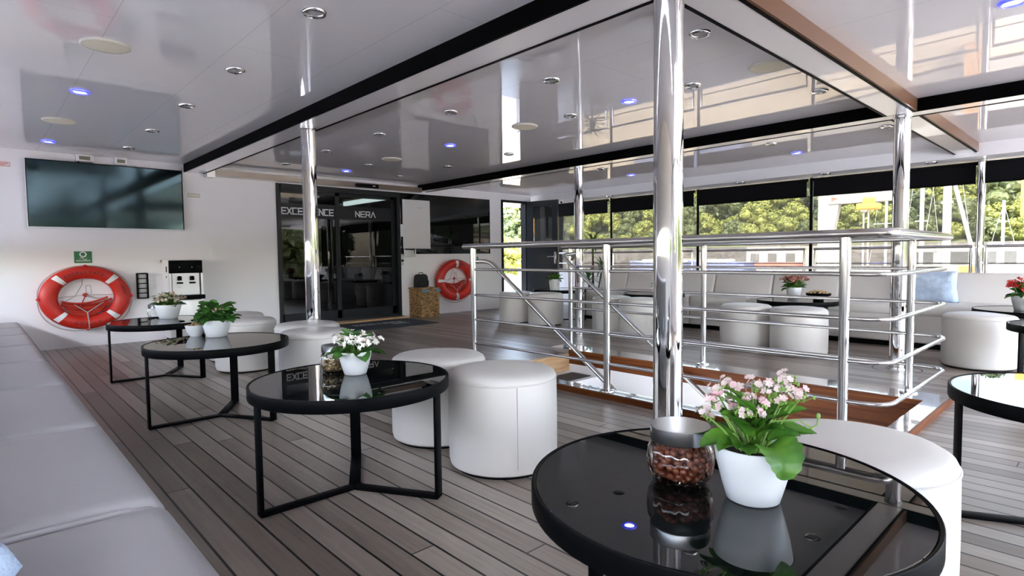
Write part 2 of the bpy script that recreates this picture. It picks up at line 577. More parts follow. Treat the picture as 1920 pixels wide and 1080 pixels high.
def letter(mb, ch, o, ux, uy, n, w, h, sw, d=0.002):
    o, ux, uy, n = Vector(o), Vector(ux).normalized(), Vector(uy).normalized(), Vector(n).normalized()
    for a, b in STROKES.get(ch, []):
        A = Vector((a[0] * w, a[1] * h))
        B = Vector((b[0] * w, b[1] * h))
        t = (B - A).normalized()
        q = Vector((-t.y, t.x)) * sw / 2
        A2, B2 = A - t * sw / 2, B + t * sw / 2
        mb.prism([(A2 - q)[:], (B2 - q)[:], (B2 + q)[:], (A2 + q)[:]], n, d, o, ux, uy)


def text(mb, s, o, ux, uy, n, w, h, gap, sw, d=0.002):
    o, u = Vector(o), Vector(ux).normalized()
    for ch in s:
        letter(mb, ch, o, ux, uy, n, w, h, sw, d)
        o = o + u * ((w if ch != ' ' else w * .6) + gap)


# ================================================================ SETTING
WY = 8.40          # back wall
CZ = 2.25          # ceiling
SZ = 2.146         # underside of the beams
HX0, HX1, HY0, HY1 = 3.30, 4.45, 0.87, 3.90     # stair opening

fl = MB()
X0, X1, Y0, Y1 = -1.25, 9.05, -4.0, 9.4
fl.box(X0, HX0, Y0, Y1, -0.12, 0).box(HX1, X1, Y0, Y1, -0.12, 0).box(HX0, HX1, Y0, HY0, -0.12, 0).box(HX0, HX1, HY1, Y1, -0.12, 0)
struct('floor', fl, M['deck'], smooth=0)

struct('ceiling', MB().box(-2.2, 9.7, -4.2, 9.4, CZ, CZ + 0.12), M['ceiling'], smooth=0)  # unseen left overhang extended to keep direct sun off the deck

wb = MB()
wb.box(-1.25, 3.24, WY, WY + 0.12, 0, CZ).box(3.24, 5.29, WY, WY + 0.12, 2.10, CZ).box(5.29, 7.60, WY, WY + 0.12, 0, CZ)
wb.box(7.60, 8.30, WY, WY + 0.12, 2.12, CZ).box(8.30, 8.42, WY, WY + 0.12, 0, CZ)
struct('wall_back', wb, M['wall'], smooth=0)

# starboard side: bulwark below the windows, fascia above them
struct('wall_right', MB().box(9.0, 9.06, -4.0, 9.4, 0, 0.74).box(8.52, 9.06, -4.0, 9.4, 2.10, CZ), M['white_paint'], smooth=0)
struct('wall_left', MB().box(-1.25, -1.19, -4.0, WY, 0, 1.0).box(-1.25, -1.10, -4.0, WY, 1.24, CZ), M['white_paint'], smooth=0)  # out of view; slot height set to limit light on the left

struct('wall_front', MB().box(-1.25, 3.4, -4.06, -4.0, 0, 1.05).box(3.4, 9.06, -4.06, -4.0, 0, 0.12).box(-1.25, 0.8, -4.06, -4.0, 1.05, CZ).box(0.8, 9.06, -4.06, -4.0, 2.12, CZ), M['white_paint'], smooth=0)  # unseen stern wall, openings shaped to steer daylight inside

# beams: black faces, or brown painted in as reflection, white undersides, dark edge strips
FX0, FX1, BX0, BX1, CY0, CY1 = 5.674, 5.866, 2.064, 2.308, 1.205, 1.437


def beam_y(name_i, x0, x1, y0, y1):
    struct('trim_%d' % name_i, MB().box(x0, x0 + 0.016, y0, y1, SZ, CZ), M['black_gloss'], smooth=0)
    struct('trim_%d' % (name_i + 1), MB().box(x0 + 0.016, x1 - 0.02, y0, y1, SZ, CZ), M['white_gloss'], smooth=0)
    struct('trim_%d' % (name_i + 2), MB().box(x1 - 0.02, x1, y0, y1, SZ - 0.004, CZ), M['black_gloss'], smooth=0)


def beam_x(name_i, x0, x1, y0, y1):
    struct('trim_%d' % name_i, MB().box(x0, x1, y0, y0 + 0.016, SZ + 0.006, CZ), M['brown_reflection'], smooth=0)
    struct('trim_%d' % (name_i + 1), MB().box(x0, x1, y0 + 0.03, y1 - 0.02, SZ, CZ), M['white_gloss'], smooth=0)
    struct('trim_%d' % (name_i + 2), MB().box(x0, x1, y1 - 0.02, y1, SZ - 0.004, CZ).box(x0, x1, y0 + 0.016, y0 + 0.03, SZ - 0.003, CZ), M['black_gloss'], smooth=0)


beam_y(1, BX0, BX1, -4.0, WY)
beam_y(4, FX0, FX1, -4.0, WY)
beam_x(7, BX1, FX0, CY0, CY1)
beam_x(10, FX1, 8.52, CY0, CY1)
# header over the sliding door, coloured tan as if mirroring sunlit ground, with its end cap
struct('trim_13', MB().box(2.40, 5.674, 8.27, WY, 2.118, 2.195), M['header'], smooth=0)
struct('trim_14', MB().box(2.30, 2.40, 8.25, WY, 2.09, 2.20), M['silver'], smooth=0)
# threshold before the sliding door
struct('trim_15', MB().box(3.20, 5.33, 8.20, WY + 0.1, 0, 0.03), M['oak'], smooth=0)

# stair well below the opening
sw_ = MB()
sw_.box(HX1 - 0.006, HX1 + 0.05, HY0 - 0.05, HY1, -0.10, 0.03)
sw_.box(HX1 - 0.006, HX1 + 0.05, HY0 - 0.05, 1.95, -0.9, -0.10)
sw_.box(HX0 - 0.05, HX1 + 0.05, HY0 - 0.05, HY0 + 0.006, -0.9, 0.03)
struct('wall_stairwell', sw_, M['mahogany'], smooth=0)
struct('wall_stairwell_lower', MB().box(HX1 - 0.006, HX1 + 0.05, 1.95, HY1 + 0.3, -1.6, -0.10).box(HX0 - 0.05, HX0 + 0.002, HY0, HY1 + 0.05, -1.6, 0.0), M['well_white'], smooth=0)
struct('wall_stairwell_end', MB().box(HX0, HX1, HY1 - 0.006, HY1 + 0.04, -0.22, 0.001), M['oak'], smooth=0)
st = MB()
for i in range(6):
    st.box(HX0, HX1, HY1 - 0.42 * (i + 1), HY1 - 0.42 * i, -1.7, -0.17 - 0.13 * i)
struct('floor_stair_steps', st, M['well_white'], smooth=0)
wl = thing('added_stair_fill', 'unseen fill strip added low on the near inner wall of the open stair', 'lamp', (HX0 + 0.002, 2.4, -0.34))  # added to brighten the white well walls, out of view
MB().box(0, 0.03, -1.2, 1.2, -0.04, 0.04).build('housing', M['well_white'], wl, 0)
wl_d = bpy.data.lights.new('stair_fill_glow', 'AREA')  # fill light added for the stair well
wl_d.shape = 'RECTANGLE'
wl_d.size, wl_d.size_y = 2.3, 0.07
wl_d.energy = 1.6
wl_o = bpy.data.objects.new('fill_glow', wl_d)
COL.objects.link(wl_o)
wl_o.parent = wl
wl_o.location = (0.034, 0, 0)
wl_o.rotation_euler = Euler((PI / 2, 0, -PI / 2), 'XYZ')
# varnished coaming round the opening
cz = 0.045
co = MB()
co.box(3.19, HX0, 0.77, 3.98, 0, cz).box(HX1, 4.70, 0.77, 4.15, 0, cz).box(HX0, HX1, 0.77, HY0, 0, cz)
struct('trim_16', co, M['coaming'], smooth=0)
struct('trim_17', MB().box(3.178, 3.19, 0.758, 3.98, 0, cz - 0.004).box(3.19, 4.712, 0.758, 0.77, 0, cz - 0.004).box(HX1 - 0.008, HX1, HY0, HY1, 0.0, cz - 0.003).box(4.70, 4.712, 0.77, 4.15, 0, cz - 0.004), M['mahogany'], smooth=0)

# ---------------------------------------------------------------- sliding door (door_1)
d1 = bpy.data.objects.new('door_1', None)
COL.objects.link(d1)
d1.location = (3.24, WY, 0)
d1['kind'] = 'structure'
fr = MB()
fr.box(0, 0.04, -0.03, 0.10, 0.03, 2.10).box(1.99, 2.05, -0.03, 0.10, 0.03, 2.10).box(0.06, 1.99, -0.03, 0.10, 2.02, 2.10).box(0.06, 1.99, 0.0, 0.10, 0.03, 0.075)
fr.build('door_frame', M['charcoal'], d1, 0)


def leaf_door(x0, x1, y):
    f = MB()
    f.box(x0, x0 + 0.035, y, y + 0.03, 0.075, 2.02).box(x1 - 0.07, x1, y, y + 0.03, 0.075, 2.02).box(x0, x1, y, y + 0.03, 0.075, 0.20).box(x0, x1, y, y + 0.03, 1.97, 2.02)
    lf = f.build('door_leaf', M['charcoal'], d1, 0)
    MB().box(x0 + 0.035, x1 - 0.07, y + 0.012, y + 0.018, 0.20, 1.97).build('glass', M['door_glass'], lf, 0)
    MB().box(x0 + 0.035, x1 - 0.07, y + 0.008, y + 0.0115, 1.615, 1.83).build('dark_band', M['charcoal'], lf, 0)
    return lf


lA = leaf_door(0.04, 0.98, 0.012)
lB = leaf_door(0.96, 1.99, 0.045)
t = MB()
text(t, 'EXCELLENCE', (0.085, 0.0165, 1.668), (1, 0, 0), (0, 0, 1), (0, -1, 0), 0.058, 0.088, 0.0235, 0.016)
t.build('lettering', M['letter'], lA, 0)
t = MB()
text(t, 'NERA', (1.275, 0.0495, 1.672), (1, 0, 0), (0, 0, 1), (0, -1, 0), 0.066, 0.082, 0.026, 0.016)
t.build('lettering', M['letter'], lB, 0)
# the dim saloon behind the door
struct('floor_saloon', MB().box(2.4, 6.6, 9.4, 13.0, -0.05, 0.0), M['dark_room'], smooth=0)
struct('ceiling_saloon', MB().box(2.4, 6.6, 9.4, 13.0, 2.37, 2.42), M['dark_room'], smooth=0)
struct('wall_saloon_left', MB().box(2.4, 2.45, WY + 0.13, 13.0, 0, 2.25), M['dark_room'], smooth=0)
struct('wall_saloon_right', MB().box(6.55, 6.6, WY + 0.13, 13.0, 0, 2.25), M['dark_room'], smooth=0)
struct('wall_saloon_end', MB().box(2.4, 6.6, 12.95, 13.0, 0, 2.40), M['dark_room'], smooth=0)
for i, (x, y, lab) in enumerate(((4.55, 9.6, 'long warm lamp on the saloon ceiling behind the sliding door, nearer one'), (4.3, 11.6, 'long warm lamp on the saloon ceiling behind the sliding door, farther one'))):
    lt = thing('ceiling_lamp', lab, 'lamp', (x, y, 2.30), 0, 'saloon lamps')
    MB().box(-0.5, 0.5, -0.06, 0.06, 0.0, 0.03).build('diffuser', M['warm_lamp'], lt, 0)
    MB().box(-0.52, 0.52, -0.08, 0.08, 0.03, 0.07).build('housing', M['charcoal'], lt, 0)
for i, (x, lab) in enumerate(((3.7, 'dim grey saloon armchair seen through the left door glass'), (5.0, 'dim grey saloon armchair seen through the right door glass'))):
    ch = thing('armchair', lab, 'chair', (x, 10.2, 0))
    MB().rbox(-0.4, 0.4, -0.4, 0.4, 0.08, 0.42, 0.05).build('seat', M['bench'], ch)
    MB().rbox(-0.4, 0.4, 0.28, 0.45, 0.4, 0.85, 0.06).build('backrest', M['bench'], ch)
    for sx in (-1, 1):
        for sy in (-1, 1):
            MB().box(sx * 0.34 - 0.025, sx * 0.34 + 0.025, sy * 0.32 - 0.025, sy * 0.32 + 0.025, 0, 0.085).build('leg', M['charcoal'], ch, 0)
# sensor on the header
s_ = thing('door_sensor', 'slim black door sensor bar on the header above the sliding door', 'sensor', (4.62, 8.235, 2.12))
MB().rbox(-0.19, 0.19, -0.02, 0.034, 0.0, 0.055, 0.008).build('housing', M['black_frame'], s_)
MB().box(0.08, 0.13, -0.0215, -0.02, 0.022, 0.032).build('indicator', M['letter'], s_, 0)

# ---------------------------------------------------------------- side doorway (door_2): dark frame, open grey leaf
d2 = bpy.data.objects.new('door_2', None)
COL.objects.link(d2)
d2.location = (7.60, WY, 0)
d2['kind'] = 'structure'
MB().box(0, 0.045, -0.02, 0.12, 0, 2.12).box(0.655, 0.70, -0.02, 0.12, 0, 2.12).box(0.045, 0.655, -0.02, 0.12, 2.07, 2.12).build('door_frame', M['charcoal'], d2, 0)
dl = thing('open_door', 'grey door with a tall window, swung open beside the side doorway', 'door', (8.285, 8.36, 0), math.radians(-80))
w = 0.74
MB().box(0, w, -0.025, 0.025, 0.02, 1.28).box(0, 0.16, -0.025, 0.025, 1.28, 2.11).box(w - 0.13, w, -0.025, 0.025, 1.28, 2.11).box(0.16, w - 0.13, -0.025, 0.025, 2.0, 2.11).build('leaf', M['grey_door'], dl, 0)
MB().box(0.16, w - 0.13, -0.005, 0.005, 1.28, 2.0).build('window_glass', M['clear'], dl, 0)
hd = MB()
hd.rbox(w - 0.075, w - 0.035, -0.036, -0.025, 0.86, 1.09, 0.004)
hd.tube(fillet([(w - 0.055, -0.036, 1.0), (w - 0.055, -0.075, 1.0), (w - 0.21, -0.075, 1.0)], 0.02, 4), 0.011, 10)
hd.build('handle', M['chrome'], dl)
MB().box(0.18, w - 0.15, -0.029, -0.025, 0.05, 0.30).build('kick_plate', M['steel'], dl, 0)

# ---------------------------------------------------------------- windows on the starboard side
WX = 9.0
posts = [9.3, 8.5, 6.80, 4.99, 3.185, 1.24, -0.62, -2.5]
for i in range(len(posts) - 1):
    y1, y0 = posts[i], posts[i + 1]
    wdw = bpy.data.objects.new('window_%d' % (i + 1), None)
    COL.objects.link(wdw)
    wdw.location = (WX, y0, 0)
    wdw['kind'] = 'structure'
    d = y1 - y0
    MB().box(0.02, 0.026, 0.02, d - 0.02, 0.74, 2.10).build('glass', M['pane' if y0 > 1.0 else 'dimming_pane'], wdw, 0)  # right-hand bays get an added pane that dims the outside
    MB().box(0.0, 0.035, -0.018, 0.018, 0.74, 2.10).build('mullion', M['black_matt'], wdw, 0)
    names = ['farthest window bay, beside the open grey door', 'bay behind the tall potted palm', 'bay next after the palm, toward the camera', 'bay with the green hillside, left of the white hoist', 'bay left of the bright thin steel pole', 'rightmost bay, right of the thin steel pole', 'bay right of the photo edge']
    if y1 > -0.5:
        b = thing('roller_blind', 'black roller blind half lowered, ' + names[i], 'blind', (WX - 0.05, y0, 1.83), 0, 'roller blinds along the windows')
        MB().box(0, 0.004, 0.045, d - 0.045, 0, 0.24).build('fabric', M['black_matt'], b, 0)
        MB().tube([(0.002, 0.03, 0.235), (0.002, d - 0.03, 0.235)], 0.022, 12).build('roller', M['black_matt'], b)
        MB().tube([(0.002, 0.04, 0), (0.002, d - 0.04, 0)], 0.008, 8).build('bottom_bar', M['black_frame'], b)
        r = thing('guard_rail', 'polished guard rail outside the ' + names[i], 'railing', (WX - 0.03, y0, 0.74), 0, 'guard rails along the windows')
        MB().tube([(0, 0.06, 0.325), (0, d - 0.06, 0.325)], 0.019, 10).build('top_rail', M['steel'], r)
        MB().tube([(0, 0.06, 0.117), (0, d - 0.06, 0.117)], 0.008, 8).build('lower_rail', M['steel'], r)
        for yy in (0.075, d - 0.075):
            MB().tube([(0, yy, -0.0), (0, yy, 0.24), (0, yy, 0.325)], [0.016, 0.014, 0.007], 8).build('stanchion', M['steel'], r)

# ================================================================ POLES
def pole(x, y, r, h, label):
    p = thing('support_pole', label, 'pole', (x, y, 0), 0, 'polished support poles')
    MB().lathe([(r, 0.0), (r, h)], 48).build('tube', M['chrome'], p)
    MB().lathe([(r + 0.001, 0.012), (r + 0.012, 0.012), (r + 0.016, 0.006), (r + 0.016, 0.0), (r + 0.001, 0.0)], 48).build('base_collar', M['steel'], p)
    MB().lathe([(r + 0.0005, h - 0.025), (r + 0.006, h - 0.022), (r + 0.006, h - 0.001), (r + 0.0005, h - 0.001)], 48).build('top_collar', M['steel'], p)
    return p


pole(2.165, 1.336, 0.0615, SZ, 'large polished steel pole right behind the near black table')
pole(2.19, 4.91, 0.0615, SZ, 'polished steel pole standing before the sliding door')
pole(5.77, 1.325, 0.0615, SZ, 'polished steel pole rising behind the near corner of the stair railing')
pole(5.77, 4.87, 0.0615, SZ, 'polished steel pole at the far end of the stair, beside the palm')
pole(8.86, 1.215, 0.040, 2.098, 'thin polished steel pole by the windows, right of the blue pillow')

# flush deck ring round the pole base
dr = MB().lathe([(0.175, 0.0005), (0.185, 0.0015), (0.185, 0.0005)], 48, (5.77, 1.325, 0))
tag(dr.build('deck_ring', M['rubber']), 'thin dark ring let into the deck round the pole behind the railing', 'deck ring')

# ================================================================ STAIR RAILING
RX0, RX1, RYN = 3.245, 4.62, 0.80
rl = thing('stair_railing', 'polished steel railing round the open stair', 'railing', (RX0, 0.98, cz))
o0 = Vector((RX0, 0.98, cz))


def L_(p):
    return Vector(p) - o0


PYS = (0.98, 2.49, 3.96)
PYB = (0.99, 2.50, 4.02)
def rail_u(z, r, name, y_a=3.96, y_b=4.02, rad=0.16):
    pts = fillet([L_((RX0, y_a, z)), L_((RX0, RYN - 0.02, z)), L_((RX1, RYN - 0.02, z)), L_((RX1, y_b, z))], rad, 8)
    MB().tube(pts, r, 12).build(name, M['steel'], rl, 60)


rail_u(1.097, 0.024, 'handrail', 4.09, 4.14, 0.07)
rail_u(0.893, 0.0115, 'rail')
rail_u(0.668, 0.0115, 'rail')
rail_u(0.450, 0.0115, 'rail')
rail_u(0.240, 0.0115, 'rail')
for x, ys in ((RX0, PYS), (RX1, PYB)):
    for y in ys:
        pb = MB().lathe([(0.024, 0.0), (0.024, 0.72), (0.027, 0.85), (0.027, 1.035)], 20, L_((x, y, cz))).build('post', M['steel'], rl)
        MB().lathe([(0.0241, 0.012), (0.052, 0.009), (0.055, 0.003), (0.055, 0.0), (0.024, 0.0)], 24, L_((x, y, cz))).build('foot_flange', M['steel'], pb)
# sloping stair handrails
hl = fillet([L_((RX0 + 0.02, 3.96, 0.965)), L_((RX0 + 0.08, 3.83, 0.965)), L_((RX0 + 0.08, 2.47, 0.02)), L_((RX0 + 0.08, 2.1, -0.24))], 0.10, 8)
MB().tube(hl, 0.019, 12).build('stair_handrail', M['steel'], rl, 60)
hr = fillet([L_((RX1, 4.00, 0.965)), L_((RX1 - 0.02, 3.93, 1.03)), L_((RX1 - 0.24, 3.92, 1.01)), L_((RX1 - 0.24, 3.84, 0.94)), L_((RX1 - 0.24, 2.42, -0.12)), L_((RX1 - 0.24, 2.2, -0.28))], 0.06, 8)
MB().tube(hr, 0.019, 12).build('stair_handrail', M['steel'], rl, 60)
tr_ = MB().box(-0.46, 0.46, -0.12, 0.12, 0, 0.006)
tp = tr_.build('tread_pad', M['rubber'], None, 0, (3.90, 3.66, -0.169))
tag(tp, 'dark rubber pad on the white top step of the stair', 'stair pad')

# ================================================================ STOOLS
def make_stool():
    s = thing('pouf_stool', 'x', 'stool', (0, 0, 0), 0, 'round cream leather pouf stools')
    r = 0.262
    MB().lathe([(0, 0.0), (r - 0.03, 0.0), (r - 0.03, 0.02)], 48).build('base', M['black_frame'], s)
    MB().lathe([(0, 0.012), (r - 0.022, 0.012), (r - 0.006, 0.022), (r, 0.045), (r + 0.001, 0.25), (r - 0.001, 0.415), (r - 0.004, 0.425)], 64).build('body', M['leather'], s)
    MB().lathe([(r - 0.004, 0.424), (r - 0.002, 0.432), (r - 0.010, 0.449), (r - 0.032, 0.462), (r - 0.09, 0.470), (r * 0.3, 0.475), (0, 0.476)], 64).build('seat', M['leather'], s)
    pts = [((r - 0.001) * math.cos(a), (r - 0.001) * math.sin(a), 0.4255) for a in [2 * PI * k / 64 for k in range(64)]]
    MB().tube(pts, 0.0032, 6, closed=True).build('piping', M['leather'], s)
    a0 = math.radians(-118)
    MB().tube([((r + 0.0005) * math.cos(a0), (r + 0.0005) * math.sin(a0), z) for z in (0.05, 0.24, 0.42)], 0.0016, 6).build('seam', M['thread'], s)
    return s


stools = [
    (1.856, 2.055, 0, 'cream pouf stool right of the second table, nearest and fully visible, with a vertical seam'),
    (1.884, 2.617, 100, 'cream pouf stool half hidden behind the one right of the second table'),
    (1.811, 0.533, 160, 'cream pouf stool behind the near black table, only its top and right side showing'),
    (1.88, 4.20, 60, 'cream pouf stool behind the second table, left of its flower pot'),
    (2.05, 4.72, 200, 'cream pouf stool at the foot of the pole before the sliding door'),
    (1.816, 5.52, 130, 'cream pouf stool behind the third table, its lower part seen under that table top'),
    (1.93, 6.15, 170, 'cream pouf stool farthest back on the left, just its top showing by the wall'),
    (6.103, 6.42, 90, 'cream pouf stool against the side doorway, left of its pair'),
    (6.168, 5.86, 120, 'cream pouf stool before the open grey door, right of its pair'),
    (6.177, 4.651, 80, 'cream pouf stool just right of the pole at the far stair end'),
    (6.083, 4.148, 150, 'cream pouf stool left of the large near pole, seen through the railing'),
    (6.036, 2.778, 110, 'cream pouf stool seen through the railing, left one of the pair by the flower table'),
    (5.979, 2.214, 140, 'cream pouf stool seen through the railing, right one of the pair by the flower table'),
    (6.330, 0.855, 200, 'cream pouf stool at the right edge, in front of the blue pillow'),
]
s0 = make_stool()
for i, (x, y, a, lab) in enumerate(stools):
    if i == 0:
        s0.location = (x, y, 0)
        s0['label'] = lab
    else:
        copy_tree(s0, (x, y, 0), math.radians(a), lab)

# ================================================================ TABLES
def make_table(rim_r=0.415):
    t = thing('coffee_table', 'x', 'table', (0, 0, 0), 0, 'round black coffee tables')
    R = rim_r
    MB().lathe([(R - 0.009, 0.438), (R, 0.438), (R + 0.0015, 0.442), (R + 0.0015, 0.4855), (R, 0.488), (R - 0.004, 0.488), (R - 0.007, 0.4855), (R - 0.008, 0.48), (R - 0.009, 0.438)], 96).build('rim', M['black_frame'], t)
    MB().lathe([(0, 0.476), (R - 0.0085, 0.476), (R - 0.0085, 0.4845), (R - 0.0095, 0.4855), (0, 0.4855)], 96).build('glass_top', M['black_glass'], t, 15)
    for k, ang in enumerate((180, 61, -60)):
        m = Matrix.Rotation(math.radians(ang), 4, 'Z')
        MB().rbox(R - 0.022, R - 0.010, -0.025, 0.025, 0.012, 0.4385, 0.002, 2, m).build('leg', M['black_frame'], t)
        MB().rbox(0.0, R - 0.010, -0.025, 0.025, 0.001, 0.013, 0.002, 2, m).build('foot_bar', M['black_frame'], t)
    return t


tables = [
    (1.205, 0.62, 20, 'large round black glass table nearest the camera, holding the pink flowers and hazelnut jar'),
    (1.18, 2.28, 0, 'round black table with white flowers, second from the camera along the left sofa'),
    (1.13, 3.95, 0, 'round black table reflecting the white wall, third from the camera along the left sofa'),
    (1.20, 5.70, 0, 'round black table farthest along the left sofa, by the lifebuoy and water dispenser'),
    (2.87, 0.06, -63, 'round black table cut by the right picture edge, its top mirroring the sky'),
    (6.75, 6.10, 10, 'round black table before the open grey door, holding a small white pot'),
    (6.75, 4.40, 50, 'round black table with the white card, left of the large near pole'),
    (6.70, 2.50, 63, 'round black table with reddish flowers and a dark bowl, behind the railing'),
    (6.75, 0.55, 30, 'round black table with red flowers by the window bench at the right edge'),
    (5.50, 0.17, 0, 'round black table at the right edge before the cream stool, cut off'),
]
t0 = make_table()
tabs = []
for i, (x, y, a, lab) in enumerate(tables):
    if i == 0:
        t0.location = (x, y, 0)
        t0.rotation_euler = (0, 0, math.radians(a))
        t0['label'] = lab
        tabs.append(t0)
    else:
        tabs.append(copy_tree(t0, (x, y, 0), math.radians(a), lab))
# clear suction discs showing through the near table top
for (dx, dy) in ((-0.20, 0.12), (0.06, -0.24), (0.22, 0.19)):
    a = -math.radians(20)
    MB().lathe([(0.0, 0.4862), (0.011, 0.4862), (0.0125, 0.4857)], 24, (dx * math.cos(a) - dy * math.sin(a), dx * math.sin(a) + dy * math.cos(a), 0)).build('pad', M['black_frame'], tabs[0])
TZ = 0.4858

# ================================================================ SEATING
sofa_names = ['nearest the camera', 'second from the camera', 'third from the camera', 'fourth from the camera', 'fifth from the camera', 'sixth from the camera', 'seventh from the camera', 'farthest, against the white wall']
ys = [0.62, 1.80, 2.83, 3.92, 4.95, 5.95, 6.85, 7.62, 8.36]
for i in range(-1, 8):
    ya, yb = (ys[i], ys[i + 1]) if i >= 0 else (-0.45, 0.62)
    lab = 'pale grey leather sofa section along the left side, ' + (sofa_names[i] if i >= 0 else 'beside the camera, below the picture')
    if i < 0:
        continue
    s = thing('sofa_section', lab, 'sofa', (-0.1, (ya + yb) / 2, 0), 0, 'left sofa sections')
    h = (yb - ya) / 2
    MB().rbox(-0.72, 0.42, -h + 0.004, h - 0.004, 0.03, 0.24, 0.015).build('base', M['sofa'], s)
    # softly domed cushion
    mb = MB()
    nx, ny = 26, 18
    x0, x1, y0, y1, zb, zt = -0.45, 0.478, -h + 0.002, h - 0.002, 0.22, 0.348

    def prof(t, edge):      # 0..1 across, rounds the border down
        d = min(t, 1 - t)
        return 1.0 if d > edge else math.sqrt(max(0.0, 1 - ((edge - d) / edge) ** 2))
    us = [0, .004, .012, .025, .045, .08] + [0.08 + 0.84 * k / 14 for k in range(1, 14)] + [.92, .955, .975, .988, .996, 1]
    vs_, fs_ = [], []
    for a in us:
        for c in us:
            z = zt - 0.10 * (1 - prof(a, 0.06)) - 0.075 * (1 - prof(c, 0.045)) + 0.016 * math.sin(PI * a) * math.sin(PI * c)
            vs_.append((x0 + (x1 - x0) * a, y0 + (y1 - y0) * c, z))
    n = len(us)
    for a in range(n - 1):
        for c in range(n - 1):
            fs_.append((a * n + c, (a + 1) * n + c, (a + 1) * n + c + 1, a * n + c + 1))
    k = len(vs_)
    ring = [a * n for a in range(n)] + [(n - 1) * n + c for c in range(1, n)] + [a * n + n - 1 for a in range(n - 2, -1, -1)] + [c for c in range(n - 2, 0, -1)]
    low = [(vs_[q][0], vs_[q][1], zb) for q in ring]
    vs_ += low
    for q in range(len(ring)):
        q2 = (q + 1) % len(ring)
        fs_.append((ring[q], ring[q2], k + q2, k + q))
    mb.add(vs_, fs_)
    mb.build('seat_cushion', M['sofa'], s, 50)
    MB().rbox(-0.78, -0.46, -h + 0.004, h - 0.004, 0.22, 0.78, 0.05, 4).build('backrest', M['sofa'], s)
    MB().tube([(0.470, -h, 0.20), (0.466, -h, 0.265), (0.452, -h, 0.300), (0.425, -h, 0.322), (0.36, -h, 0.333), (0.1, -h, 0.337), (-0.44, -h, 0.337)], 0.011, 10).build('piping', M['sofa'], s)

# window bench, modules with leaning backs
bn = ['farthest, beside the palm', 'second from the palm', 'third from the palm', 'left of the reddish flower pot', 'behind the reddish flower pot', 'left of the pole, behind the railing', 'long one at the right, behind the blue pillow', 'past the right picture edge']
by = [6.14, 5.60, 4.87, 4.06, 3.24, 2.42, 1.66, -0.15]
for i in range(7):
    yb, ya = by[i], by[i + 1]
    h = (yb - ya) / 2
    s = thing('window_bench_section', 'pale leather window bench section, ' + bn[i], 'bench', (7.1, (ya + yb) / 2, 0), 0, 'bench sections under the windows')
    MB().box(0.06, 1.1, -h, h, 0.0, 0.07).build('plinth', M['black_frame'], s, 0)
    MB().rbox(0.0, 1.1, -h + 0.002, h - 0.002, 0.06, 0.37, 0.02).build('base', M['bench'], s)
    MB().rbox(-0.01, 0.86, -h + 0.003, h - 0.003, 0.335, 0.455, 0.035, 4).build('seat_cushion', M['bench'], s)
    m = Matrix.Translation((0.66, 0, 0.435)) @ Matrix.Rotation(math.radians(19), 4, 'Y')
    MB().rbox(0.0, 0.13, -h + 0.003, h - 0.003, 0.0, 0.365, 0.035, 4, m).build('backrest', M['bench'], s)

# pillows
def pillow(w_, h_, t_, n=22):
    vs, fs = [], []
    for sgn in (1, -1):
        o = len(vs)
        for i in range(n + 1):
            for j in range(n + 1):
                u, v = -1 + 2 * i / n, -1 + 2 * j / n
                e = max(0.0, (1 - u ** 4)) ** 0.5 * max(0.0, (1 - v ** 4)) ** 0.5
                pin = 1 - 0.07 * (1 - abs(v)) * abs(u) ** 3
                pin2 = 1 - 0.07 * (1 - abs(u)) * abs(v) ** 3
                wob = 1 + 0.10 * math.sin(5 * u + 3 * v) * (1 - e * 0.5)
                vs.append((u * w_ / 2 * pin, sgn * t_ / 2 * e ** 0.8 * wob, v * h_ / 2 * pin2))
        for i in range(n):
            for j in range(n):
                fs.append((o + i * (n + 1) + j, o + (i + 1) * (n + 1) + j, o + (i + 1) * (n + 1) + j + 1, o + i * (n + 1) + j + 1))
    return MB().add(vs, fs)


p = pillow(0.52, 0.36, 0.15).build('throw_pillow', M['pillow'], None, 180)
p.location = (7.66, 1.475, 0.625)
p.rotation_euler = Euler((math.radians(17), 0, math.radians(-92)), 'XYZ')
tag(p, 'pale blue pillow leaning on the window bench back, behind the railing', 'pillow')
p = pillow(0.34, 0.34, 0.15).build('throw_pillow', M['knit'], None, 180)
p.location = (-0.165, 1.53, 0.42)
p.rotation_euler = Euler((math.radians(78), math.radians(10), math.radians(15)), 'XYZ')
tag(p, 'pale blue knitted pillow on the nearest sofa section, cut by the left edge', 'pillow')

